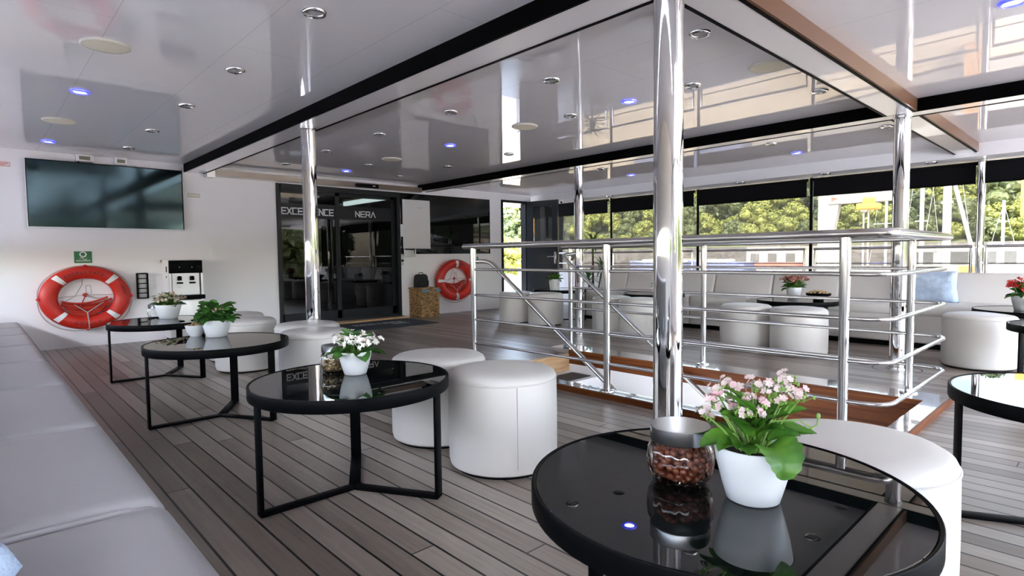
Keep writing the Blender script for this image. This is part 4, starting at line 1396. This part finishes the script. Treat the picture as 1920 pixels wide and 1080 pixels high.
leaves = [  # rel azimuth, elevation, length, width, droop, base height, base radius, scallop, roll
    (30, 40, 0.105, 0.082, 165, 0.124, 0.050, .055, .15),
    (-62, 30, 0.098, 0.066, 60, 0.112, 0.022, .03, -.25),
    (-20, 50, 0.075, 0.056, 80, 0.112, 0.02, .04, .1),
    (-112, 46, 0.085, 0.055, 55, 0.112, 0.02, .04, .2),
    (95, 46, 0.085, 0.046, 55, 0.125, 0.022, .05, .5),
    (105, 26, 0.092, 0.040, 20, 0.165, 0.018, .06, .35),
    (84, 26, 0.090, 0.034, 30, 0.135, 0.030, .07, .5),
    (66, 40, 0.070, 0.034, 40, 0.128, 0.030, .06, .5),
    (150, 40, 0.09, 0.060, 60, 0.115, 0.02, .04, 0),
    (-160, 45, 0.09, 0.060, 60, 0.115, 0.02, .04, 0),
    (-86, 62, 0.098, 0.058, 42, 0.125, 0.012, .05, .1),
    (-50, 66, 0.092, 0.054, 55, 0.130, 0.010, .05, -.2),
    (5, 66, 0.075, 0.046, 70, 0.130, 0.012, .05, .2),
    (52, 64, 0.070, 0.036, 70, 0.130, 0.016, .05, .3),
    (120, 66, 0.08, 0.042, 50, 0.140, 0.012, .05, .1),
    (175, 66, 0.09, 0.055, 50, 0.135, 0.010, .04, 0),
    (-130, 64, 0.09, 0.055, 50, 0.135, 0.010, .04, .1),
    (20, 78, 0.055, 0.028, 50, 0.138, 0.010, .05, .3),
    (70, 78, 0.055, 0.026, 40, 0.148, 0.012, .05, .3),
    (96, 58, 0.09, 0.034, 55, 0.160, 0.010, .05, .2),
    (-75, 74, 0.085, 0.044, 50, 0.160, 0.006, .05, .1),
    (-30, 80, 0.060, 0.030, 50, 0.165, 0.008, .05, .1),
    (40, 70, 0.060, 0.024, 60, 0.150, 0.020, .05, .4),
    (-100, 70, 0.080, 0.040, 45, 0.170, 0.004, .05, .0),
    (-40, 34, 0.070, 0.050, 70, 0.116, 0.036, .05, -.1),
    (-5, 44, 0.066, 0.046, 90, 0.118, 0.034, .05, .1),
    (-140, 30, 0.085, 0.05, 60, 0.118, 0.03, .05, .1),
    (130, 34, 0.085, 0.05, 50, 0.125, 0.03, .05, -.1),
]
for (da, el, ln_, wd_, dr_, bz, br, scl, rl_) in leaves:
    a = rel(da)
    mb = MB()
    leaf_geo(mb, (br * math.cos(a), br * math.sin(a), bz * 1.02), a, math.radians(el), ln_, wd_, math.radians(dr_), scl, rl_, 44, 8, 0.72)
    mb.build('leaf', M['leaf'], pk, 180)
rnd = random.Random(21)
# flower heads: offset toward picture right (u), depth (v), height above the table
heads = [(-.084, .00, .196), (-.068, -.01, .183), (-.098, -.015, .168), (-.058, .02, .205), (-.040, -.005, .186), (-.030, .03, .222), (-.052, .045, .226),
         (-.012, .00, .205), (.004, .03, .222), (-.004, .055, .230), (.020, -.01, .198), (.030, .02, .214), (.026, .05, .226), (.044, .03, .224), (.058, .045, .238),
         (.070, .025, .228), (.082, .035, .218), (.090, .02, .212), (-.078, .035, .212), (.052, .00, .205), (.006, -.03, .184), (-.022, -.025, .176), (-.090, .01, .155), (.062, .06, .244)]
ur = Vector((math.cos(RIGHT), math.sin(RIGHT), 0))
vr = -Vector((math.cos(CAMA), math.sin(CAMA), 0))
stm = []
for i, (u, v, z) in enumerate(heads):
    c = ur * u + vr * v * .8 + Vector((0, 0, z + 0.012))
    fm = MB()
    for q in range(6):
        o = Vector((rnd.gauss(0, 1), rnd.gauss(0, 1), rnd.gauss(0, .6))) * 0.0075
        blossom(fm, c + o, o + Vector((0, 0, 0.009)) - vr * 0.004, rnd.uniform(.0062, .0092), rnd.choice((5, 6, 8)), rnd)
    fm.build('flower_head', M['pink'], pk, 0)
    sm = MB()
    root = Vector((u * 0.25, 0, 0))
    sm.tube([(ur * u * .22 + vr * v * .2 + Vector((0, 0, PH * .85))), (ur * u * .62 + vr * v * .6 + Vector((0, 0, PH + (z - PH) * .55))), c - Vector((0, 0, 0.004))], [0.0030, 0.0024, 0.0016], 6)
    for q in range(4):
        o = Vector((rnd.gauss(0, 1), rnd.gauss(0, 1), rnd.gauss(0, .5) - .4)) * 0.011
        sm.tube([c - Vector((0, 0, .014)), c + o], 0.0011, 5)
        sm.ball(c + o, 0.0030, 0.0030, 0.0046, 8, 6)
    sm.build('flower_stem', M['stem'], pk)
# the spent shoot reaching out to the right
c0 = ur * 0.03 + Vector((0, 0, .168))
sm = MB().tube([c0, c0 + ur * .055 + Vector((0, 0, .008)), c0 + ur * .078 - Vector((0, 0, .006)), c0 + ur * .088 + Vector((0, 0, .002)), c0 + ur * .090 + Vector((0, 0, .016))], 0.0016, 6)
sm.ball(c0 + ur * .090 + Vector((0, 0, .02)), .0045, .0045, .006, 8, 6).ball(c0 + ur * .078 - Vector((0, 0, .006)), .003, .003, .004, 8, 6)
sm.build('flower_stem', M['stem'], pk)

# --- second table
jB = jar(1.187, 2.455, TZ, 0.062, 0.125, 'glass jar of mixed nuts with metal lid behind the white-flowered pot on the second table', 0)
rnd = random.Random(9)
sm = MB()
for k in range(150):
    a, rr, zz = rnd.random() * 6.28, 0.046 * math.sqrt(rnd.random()), rnd.uniform(0.012, 0.07)
    sm.ball((rr * math.cos(a), rr * math.sin(a), zz), 0.0075, 0.006, 0.006, 8, 6)
o = sm.build('snack_mix', M['snack'], None, 180, (1.187, 2.455, TZ))
tag(o, 'pale and brown snack mix inside the jar on the second table', 'snacks', None, 'stuff')
plant(1.232, 2.345, TZ, 0.048, 0.073, 0.104, 'white pot of white and salmon flowers on the second table', 30, 'leaf_dark', 'white_petal', 30, 0.095, 0.10, 4, 0.10, 0.065, 0.012)
# --- third table
plant(1.19, 4.19, TZ, 0.062, 0.090, 0.115, 'white pot of dark green leafy plant on the third table', 95, 'leaf_dark', 'cream_petal', 6, 0.115, 0.075, 5, 0.075, 0.062, 0.011, lift=0.105)
bw = thing('snack_bowl', 'small white bowl of nuts behind the dark green pot on the third table', 'bowl', (1.10, 4.34, TZ))
MB().lathe([(0, 0), (0.035, 0), (0.055, 0.03), (0.066, 0.075), (0.062, 0.075), (0.05, 0.03), (0, 0.012)], 32).build('bowl', M['pot'], bw)
sm = MB()
for k in range(70):
    a, rr = rnd.random() * 6.28, 0.055 * math.sqrt(rnd.random())
    sm.ball((rr * math.cos(a), rr * math.sin(a), 0.062 + 0.03 * (1 - (rr / .055) ** 2) * rnd.random()), 0.010, 0.008, 0.007, 8, 6)
tag(sm.build('snack_mix', M['snack'], None, 180, (1.10, 4.34, TZ)), 'brown snacks heaped in the small white bowl on the third table', 'snacks', None, 'stuff')
# --- fourth table
plant(1.27, 5.86, TZ, 0.072, 0.105, 0.125, 'white pot of cream flowers on the farthest left table, by the lifebuoy', 30, 'leaf_dark', 'cream_petal', 34, 0.10, 0.115, 6, 0.10, 0.06, 0.014)
jar(1.19, 5.98, TZ, 0.06, 0.125, 'empty looking glass jar behind the cream-flowered pot on the farthest left table', 0)
# --- window side tables
plant(6.50, 5.98, TZ, 0.07, 0.085, 0.17, 'small white pot of green sprouts on the table before the grey door', 30, 'leaf', 'cream_petal', 0, 0.1, 0.08, 7, 0.12, 0.05, 0.012)
plant(6.86, 2.60, TZ, 0.06, 0.085, 0.13, 'pale pot of reddish flowers on the table behind the railing', 26, 'leaf', 'rose_petal', 30, 0.16, 0.13, 8, 0.13, 0.07, 0.017)
bw = thing('snack_bowl', 'dark bowl heaped with snacks beside the reddish flower pot', 'bowl', (6.70, 2.28, TZ))
MB().lathe([(0, 0), (0.05, 0), (0.055, 0.01), (0.05, 0.03), (0.12, 0.06), (0.125, 0.085), (0.115, 0.085), (0.04, 0.045), (0, 0.04)], 32).build('bowl', M['black_frame'], bw)
sm = MB()
for k in range(90):
    a, rr = rnd.random() * 6.28, 0.105 * math.sqrt(rnd.random())
    sm.ball((rr * math.cos(a), rr * math.sin(a), 0.08 + 0.03 * (1 - (rr / .11) ** 2)), 0.016, 0.013, 0.01, 8, 6)
tag(sm.build('snack_mix', M['snack'], None, 180, (6.70, 2.28, TZ)), 'brown snacks heaped in the dark bowl beside the reddish flowers', 'snacks', None, 'stuff')
plant(6.62, 0.60, TZ, 0.06, 0.085, 0.13, 'pot of bright red flowers at the right picture edge', 24, 'leaf_dark', 'red_petal', 22, 0.14, 0.11, 12, 0.12, 0.06, 0.020)
jar(6.47, 0.47, TZ, 0.06, 0.125, 'small glass jar beside the red flowers at the right picture edge', 0)
plant(6.80, 4.34, TZ, 0.04, 0.05, 0.11, 'little pot of green leaves behind the white table card', 18, 'leaf', 'cream_petal', 0, 0.1, 0.06, 13, 0.09, 0.045)
plant(5.62, 0.10, TZ, 0.06, 0.085, 0.13, 'pot of red and white flowers on the small table at the right edge', 24, 'leaf_dark', 'red_petal', 22, 0.10, 0.10, 15, 0.10, 0.06, 0.018)
cd_ = thing('table_card', 'white table card standing on the table left of the large pole', 'card', (6.72, 4.28, TZ), math.radians(-40))
MB().box(-0.055, 0.055, -0.02, -0.017, 0, 0.15).box(-0.055, 0.055, -0.02, 0.02, 0.0, 0.003).build('card', M['letter'], cd_, 0)

# --- potted palm by the windows
pp = thing('potted_palm', 'tall potted dracaena palm with rosettes of strap leaves beside the window bench', 'potted plant', (7.90, 6.36, 0))
MB().lathe([(0, 0), (0.13, 0), (0.17, 0.30), (0.165, 0.30), (0.15, 0.25), (0, 0.25)], 32).build('pot', M['black_frame'], pp)
rnd = random.Random(17)
for (cx, cy, hh, n, L0) in ((0.0, 0.0, 1.20, 34, 0.36), (0.10, -0.12, 0.80, 26, 0.30), (-0.03, 0.08, 0.62, 20, 0.28)):
    MB().tube([(cx * .3, cy * .3, 0.24), (cx * .7, cy * .7, hh * .6), (cx, cy, hh)], [0.022, 0.018, 0.016], 8).build('cane', M['trunk'], pp)
    mb = MB()
    for k in range(n):
        az = 2.4 * k
        el = math.radians(80 - 75 * k / n)
        leaf_geo(mb, (cx, cy, hh - 0.08 * k / n), az, el, L0 * rnd.uniform(.8, 1.1), 0.034, math.radians(70), 0, 0, 8, 2, 0.6)
    mb.build('leaf_rosette', M['leaf_dark' if hh < 1 else 'leaf'], pp, 180)

# ================================================================ OUTSIDE
struct('ground_quay', MB().box(9.6, 57, -60, 75, -1.7, -1.5), M['quay'], smooth=0)
struct('ground_pier', MB().box(-60, 9.6, -60, -4.4, -1.7, -1.5).box(-60, -2.4, -4.4, 75, -1.7, -1.5).box(-2.4, 9.6, 13.4, 75, -1.7, -1.5), M['pier'], smooth=0)  # out of view; its pale surface bounces light under the roof
struct('wall_quay', MB().box(56, 57, -40, 75, -1.5, 1.75), M['wallstone'], smooth=0)
# hillside behind the quay wall
vs, fs = [], []
nx, ny = 24, 44
for i in range(nx + 1):
    for j in range(ny + 1):
        x = 57 + 70 * i / nx
        y = -50 + 150 * j / ny
        z = 1.5 + 13.5 * (1 - math.exp(-(x - 57) / 26)) * (1.0 + 0.18 * math.sin(y * .08 + 1)) + 0.5 * math.sin(x * .7 + y * .45) * math.sin(y * .6)
        z *= 0.74 + 0.26 * min(1, max(0, (y - 6) / 16))
        vs.append((x, y, z))
for i in range(nx):
    for j in range(ny):
        a = i * (ny + 1) + j
        fs.append((a, a + ny + 1, a + ny + 2, a + 1))
struct('ground_hillside', MB().add(vs, fs), M['hill'], smooth=180)


def crown(rad, hgt, lumps, leaves_n, seed, size):
    rnd = random.Random(seed)
    mb = MB()
    cs = []
    for k in range(lumps):
        a = rnd.random() * 2 * PI
        t = rnd.random()
        rr = rad * math.sqrt(rnd.random()) * 0.75 * math.sqrt(max(0.1, 1 - (2 * t - 1) ** 2))
        cs.append((Vector((rr * math.cos(a), rr * math.sin(a), hgt * (0.25 + 0.6 * t))), rad * rnd.uniform(.28, .42)))
    for c, r in cs:
        mb.ball(c, r * .86, r * .86, r * .8, 9, 6)
    for k in range(leaves_n):
        c, r = cs[rnd.randrange(lumps)]
        n = Vector((rnd.gauss(0, 1), rnd.gauss(0, 1), rnd.gauss(0.25, 1))).normalized()
        p = c + n * r * rnd.uniform(.85, 1.12)
        a = (n + Vector((rnd.gauss(0, .6), rnd.gauss(0, .6), rnd.gauss(0, .6)))).normalized()
        u = a.orthogonal().normalized()
        v = a.cross(u)
        th = rnd.random() * 6.28
        u, v = u * math.cos(th) + v * math.sin(th), v * math.cos(th) - u * math.sin(th)
        s = size * rnd.uniform(.6, 1.3)
        mb.add([p - u * s, p - v * s * .5, p + u * s, p + v * s * .5], [(0, 1, 2, 3)])
    return mb


tree_protos = []
for i, (mat, rad, hgt, lab) in enumerate((('tree_lime', 2.3, 4.2, 'sunlit lime-green bushy tree on the hillside'), ('tree_mid', 2.5, 4.8, 'mid-green rounded tree on the hillside'), ('tree_dark', 2.1, 5.6, 'dark green dense tree on the hillside'))):
    t = thing('tree', lab, 'tree', (60, 0, 2), 0, ('lime trees on the hillside', 'green trees on the hillside', 'dark trees on the hillside')[i])
    crown(rad, hgt, 26, 1900, 30 + i, 0.26).build('crown', M[mat], t, 0)
    MB().tube([(0, 0, -0.6), (0.1, 0, hgt * .3), (0, 0.1, hgt * .55)], [0.22, 0.16, 0.10], 8).build('trunk', M['trunk'], t)
    tree_protos.append(t)


def hill_z(x, y):
    z = 1.5 + 13.5 * (1 - math.exp(-(x - 57) / 26)) * (1.0 + 0.18 * math.sin(y * .08 + 1)) + 0.5 * math.sin(x * .7 + y * .45) * math.sin(y * .6)
    return z * (0.74 + 0.26 * min(1, max(0, (y - 6) / 16)))


rnd = random.Random(41)
first = [True, True, True]
for row, x in enumerate((58.6, 60.9, 64.0, 67.5, 72, 78, 85, 93)):
    y = -14.0 if row < 5 else -10.0
    while y < 66 + row * 3:
        xx = x + (rnd.uniform(-0.1, 0.4) if row == 0 else rnd.uniform(-1.0, 1.0))
        wts = (0.62, 0.30, 0.08) if row < 2 else ((0.42, 0.40, 0.18) if row < 5 else (0.25, 0.4, 0.35))
        q = rnd.random()
        k = 0 if q < wts[0] else (1 if q < wts[0] + wts[1] else 2)
        t = tree_protos[k]
        if first[k]:
            first[k] = False
            o = t
            o.location = (xx, y, hill_z(xx, y) - 0.2)
        else:
            o = copy_tree(t, (xx, y, hill_z(xx, y) - 0.2), rnd.random() * 6.28)
        s = rnd.uniform(0.75, 1.2) * (0.42, 0.66, 0.85)[row] if row < 3 else rnd.uniform(0.75, 1.2)
        o.scale = (s, s, s * rnd.uniform(.8, 1.05))
        y += rnd.uniform(2.3, 3.6) * (0.62, 0.85, 1, 1, 1, 1.3, 1.3, 1.3)[row]
# trees on the quay beyond the side doorway and behind the stern
for (x, y, k, s, lab) in ((34, 40, 1, .8, 'leafy tree on the quay seen through the side doorway, nearer one'), (42, 44, 0, .9, 'pale leafy tree on the quay seen through the side doorway, farther one'), (38, 45, 1, 1.0, 'green tree on the quay behind the open grey door')):
    o = copy_tree(tree_protos[k], (x, y, -1.3), 1.0, lab)
    o.scale = (s, s, s)
    o['group'] = 'trees on the quay'
rnd = random.Random(77)
for k in range(16):
    o = copy_tree(tree_protos[k % 3], (-34 + 5.5 * k + rnd.uniform(-1, 1), -34 + rnd.uniform(-3, 3), -1.4), rnd.random() * 6, 'tree on the quay behind the stern, out of the picture')
    o['group'] = 'trees behind the stern'
    o.scale = (1.3, 1.3, 1.3)


# boats, masts and gear in the marina
def mast(x, y, top, r, label, spreaders=(), boom=None):
    m = thing('sailboat_mast', label, 'mast', (x, y, -1.5), 0, 'masts in the marina')
    MB().tube([(0, 0, 0), (0, 0, top + 1.5)], r, 10).build('spar', M['mast'], m)
    for z, w_ in spreaders:
        MB().tube([(0, -w_, z + 1.5), (0, w_, z + 1.5)], r * .35, 6).build('spreader', M['mast'], m)
    w = MB()
    for s in (-1, 1):
        w.tube([(0, 0, top + 1.4), (0.1, s * 0.75, 1.2)], 0.007, 5)
    w.build('stays', M['wire'], m)
    if boom:
        MB().tube([(0, 0, boom[0] + 1.5), (0, boom[1], boom[2] + 1.5)], 0.05, 8).build('furled_sail', M['mast'], m)
    hb = MB()
    hb.add([(-1.0, -3.2, 0.1), (1.0, -3.2, 0.1), (1.2, 0, 0.1), (0.0, 3.6, 0.1), (-1.2, 0, 0.1), (-1.2, -3.3, 1.25), (1.2, -3.3, 1.25), (1.5, 0, 1.35), (0, 4.2, 1.6), (-1.5, 0, 1.35)],
           [(0, 4, 3, 2, 1), (5, 6, 7, 8, 9), (0, 1, 6, 5), (1, 2, 7, 6), (2, 3, 8, 7), (3, 4, 9, 8), (4, 0, 5, 9)])
    hb.rbox(-0.7, 0.7, -1.6, 1.4, 1.2, 1.9, 0.12)
    hb.build('hull', M['boat_white'], m, 30)
    return m


mast(30, 7.43, 6.5, 0.055, 'slim white mast left of the pole, beside the orange tarpaulin', ((2.3, .5),))
mast(28, 5.70, 6.8, 0.075, 'white mast just right of the pole behind the railing corner', ((2.25, .22),))
mast(20.5, 3.57, 5.6, 0.105, 'thick white mast with a slanting furled sail', ((2.42, .14), ), (3.6, -0.75, 0.4))
mast(32, 3.63, 3.15, 0.06, 'short thin mast right of the thin steel pole', ((2.26, .2),))
# white lifting frame with banner
cr = thing('boat_hoist', 'big white boat hoist frame with a pale club banner beyond the windows', 'crane', (26, 7.2, -1.5))
MB().prism([(0.85, 4.95), (1.72, 4.95), (1.72, 0.0), (0.45, 0.0), (0.62, 1.0), (1.12, 3.45)], (1, 0, 0), 0.35, (0, 0, 0), (0, 1, 0), (0, 0, 1)).build('tower', M['boat_white'], cr, 0)
MB().box(-0.05, 0.35, -1.35, 1.30, 4.52, 4.95).build('banner_beam', M['boat_white'], cr, 0)
tb = MB()
tb.prism([(1.20, 4.82), (1.20, 4.62), (0.95, 4.72)], (-1, 0, 0), 0.004, (-0.052, 0, 0), (0, 1, 0), (0, 0, 1))
tb.build('pennant_mark', M['red_tarp'], cr, 0)
tb = MB()
for k in range(22):
    if k not in (5, 10):
        tb.box(-0.055, -0.051, 0.74 - k * 0.068 - 0.045, 0.74 - k * 0.068, 4.70, 4.79)
tb.build('banner_print', M['grey_text'], cr, 0)
og = thing('orange_tarp', 'orange covered bundle hanging under the white hoist beam', 'tarpaulin', (24, 6.51, 2.60))
MB().rbox(-0.3, 0.3, -0.34, 0.34, -0.02, 0.20, 0.05).build('lower_bundle', M['orange_tarp'], og)
MB().rbox(-0.25, 0.25, -0.16, 0.15, 0.18, 0.42, 0.05).build('upper_bundle', M['orange_tarp'], og)
MB().tube([(0, 0, 0.4), (0, 0, 0.55), (1.9, 0, 0.55)], 0.03, 6).build('hook', M['wire'], og)
MB().tube([(0, 0.0, 0.0), (0, 0.0, -4.1)], 0.03, 6).build('prop', M['mast'], og)
sl = thing('street_lamp', 'slim white quay lamp below the orange bundle', 'lamp post', (27, 7.50, -1.5))
MB().tube([(0, 0, 0), (0, 0, 4.2)], 0.035, 8).build('post', M['mast'], sl)
MB().lathe([(0.0, 4.35), (0.12, 4.27), (0.13, 4.22), (0.03, 4.15)], 16).build('lamp_head', M['mast'], sl)
rs = thing('orange_panel', 'tall rusty orange panel at the right picture edge among the trees', 'panel', (22, 1.95, -1.5))  # upright orange panel on a post
MB().rbox(-0.05, 0.05, -0.22, 0.18, 3.5, 5.2, 0.02).build('board', M['orange_tarp'], rs)
MB().tube([(0, 0, 0), (0, 0, 3.55)], 0.05, 8).build('post', M['wire'], rs)


def house(x, y, w_, d_, h_, label, roof='wallstone', nwin=3):
    h = thing('quay_house', label, 'house', (x, y, -1.5))
    MB().box(0, d_, -w_ / 2, w_ / 2, 0, h_).build('walls', M['boat_white'], h, 0)
    MB().box(-0.15, d_ + 0.15, -w_ / 2 - 0.15, w_ / 2 + 0.15, h_, h_ + 0.12).build('roof', M[roof], h, 0)
    for k in range(nwin):
        yy = -w_ / 2 + w_ * (k + .5) / nwin
        MB().box(-0.02, 0.02, yy - w_ / nwin * .25, yy + w_ / nwin * .25, h_ * .52, h_ * .82).build('window', M['boat_window'], h, 0)
    return h


house(40, 16.6, 3.6, 4, 3.1, 'low white quay house with dark windows, seen over the railing left of the hoist')
house(45, 27.5, 4.5, 4, 2.3, 'far low white house behind the middle window bay')
# long white yacht with a row of windows on the right
yc = thing('motor_yacht', 'long white motor yacht with a row of tall windows at the right', 'boat', (30, 3.6, -1.5))
MB().rbox(0, 3, -5.5, 3.0, 0.3, 1.85, 0.2).build('hull', M['boat_white'], yc)
MB().rbox(0.2, 2.6, -5.0, 2.9, 1.8, 2.64, 0.05).build('cabin', M['boat_white'], yc)
for k, (ya, yb) in enumerate(((2.1, 2.7), (0.9, 1.75), (0.0, 0.62), (-0.62, -0.25), (-1.6, -0.85), (-2.9, -2.0))):
    MB().box(0.17, 0.22, ya, yb, 2.0, 2.5).build('window', M['boat_window'], yc, 0)
MB().tube([(0.1, -5, 2.66), (0.1, 2.8, 2.66)], 0.03, 6).build('cap_rail', M['mast'], yc)
for (x, y, w_, mat, lab, z0) in ((24, 12.3, 1.5, 'blue_hull', 'blue hulled little boat behind the middle window rail', -1.5), (24, 15.6, 1.4, 'blue_hull', 'blue hulled little boat near the palm window', -1.5)):
    b = thing('small_boat', lab, 'boat', (x, y, z0), 0, 'small blue boats')
    hb = MB()
    hb.add([(-.5, -w_ * .8, 0.2), (.5, -w_ * .8, .2), (.6, 0, .2), (0, w_ * .8, .2), (-.6, 0, .2), (-.7, -w_, 2.15), (.7, -w_, 2.15), (.8, 0, 2.15), (0, w_, 2.25), (-.8, 0, 2.15)],
           [(0, 4, 3, 2, 1), (5, 6, 7, 8, 9), (0, 1, 6, 5), (1, 2, 7, 6), (2, 3, 8, 7), (3, 4, 9, 8), (4, 0, 5, 9)])
    hb.build('hull', M[mat], b, 30)
    MB().rbox(-.4, .4, -w_ * .4, w_ * .3, 2.1, 2.3, .05).build('cabin', M['boat_white'], b)
rt = thing('covered_dinghy', 'red tarpaulin covered dinghy behind the window rail', 'boat', (24, 9.7, -1.5))
MB().rbox(-.5, .5, -.75, .75, 0.1, 1.95, .1).build('hull', M['boat_white'], rt)
MB().rbox(-.55, .55, -.8, .8, 1.9, 2.16, .08).build('cover', M['red_tarp'], rt)
ct = thing('wooden_crate', 'small wooden crates left of the thin steel pole outside', 'crate', (18, 2.66, -1.5))
MB().box(-.3, .3, -.16, .16, 0, 2.15).build('box', M['crate'], ct, 0)
MB().box(-.32, -.3, -.17, -.12, 0, 2.15).box(-.32, -.3, .12, .17, 0, 2.15).build('slats', M['oak'], ct, 0)
# white planter wall and hedge seen through the side doorway
pw = thing('planter_wall', 'white quay planter with red edge beyond the side doorway', 'planter', (31.5, 32.2, -1.5), math.radians(-45))
MB().box(-4, 4, -.4, .4, 0, 0.85).build('wall', M['boat_white'], pw, 0)
MB().box(-4, 4, -.45, .45, 0.85, 1.05).build('coping', M['red_tarp'], pw, 0)
for k in range(5):
    mb = MB()
    rnd = random.Random(90 + k)
    for q in range(14):
        leaf_geo(mb, (-3 + 1.5 * k, 0, 1.05), rnd.random() * 6.28, 1.0, .9, .2, .8, 0, 0, 5, 2)
    mb.build('shrub', M['leaf_dark'], pw, 180)
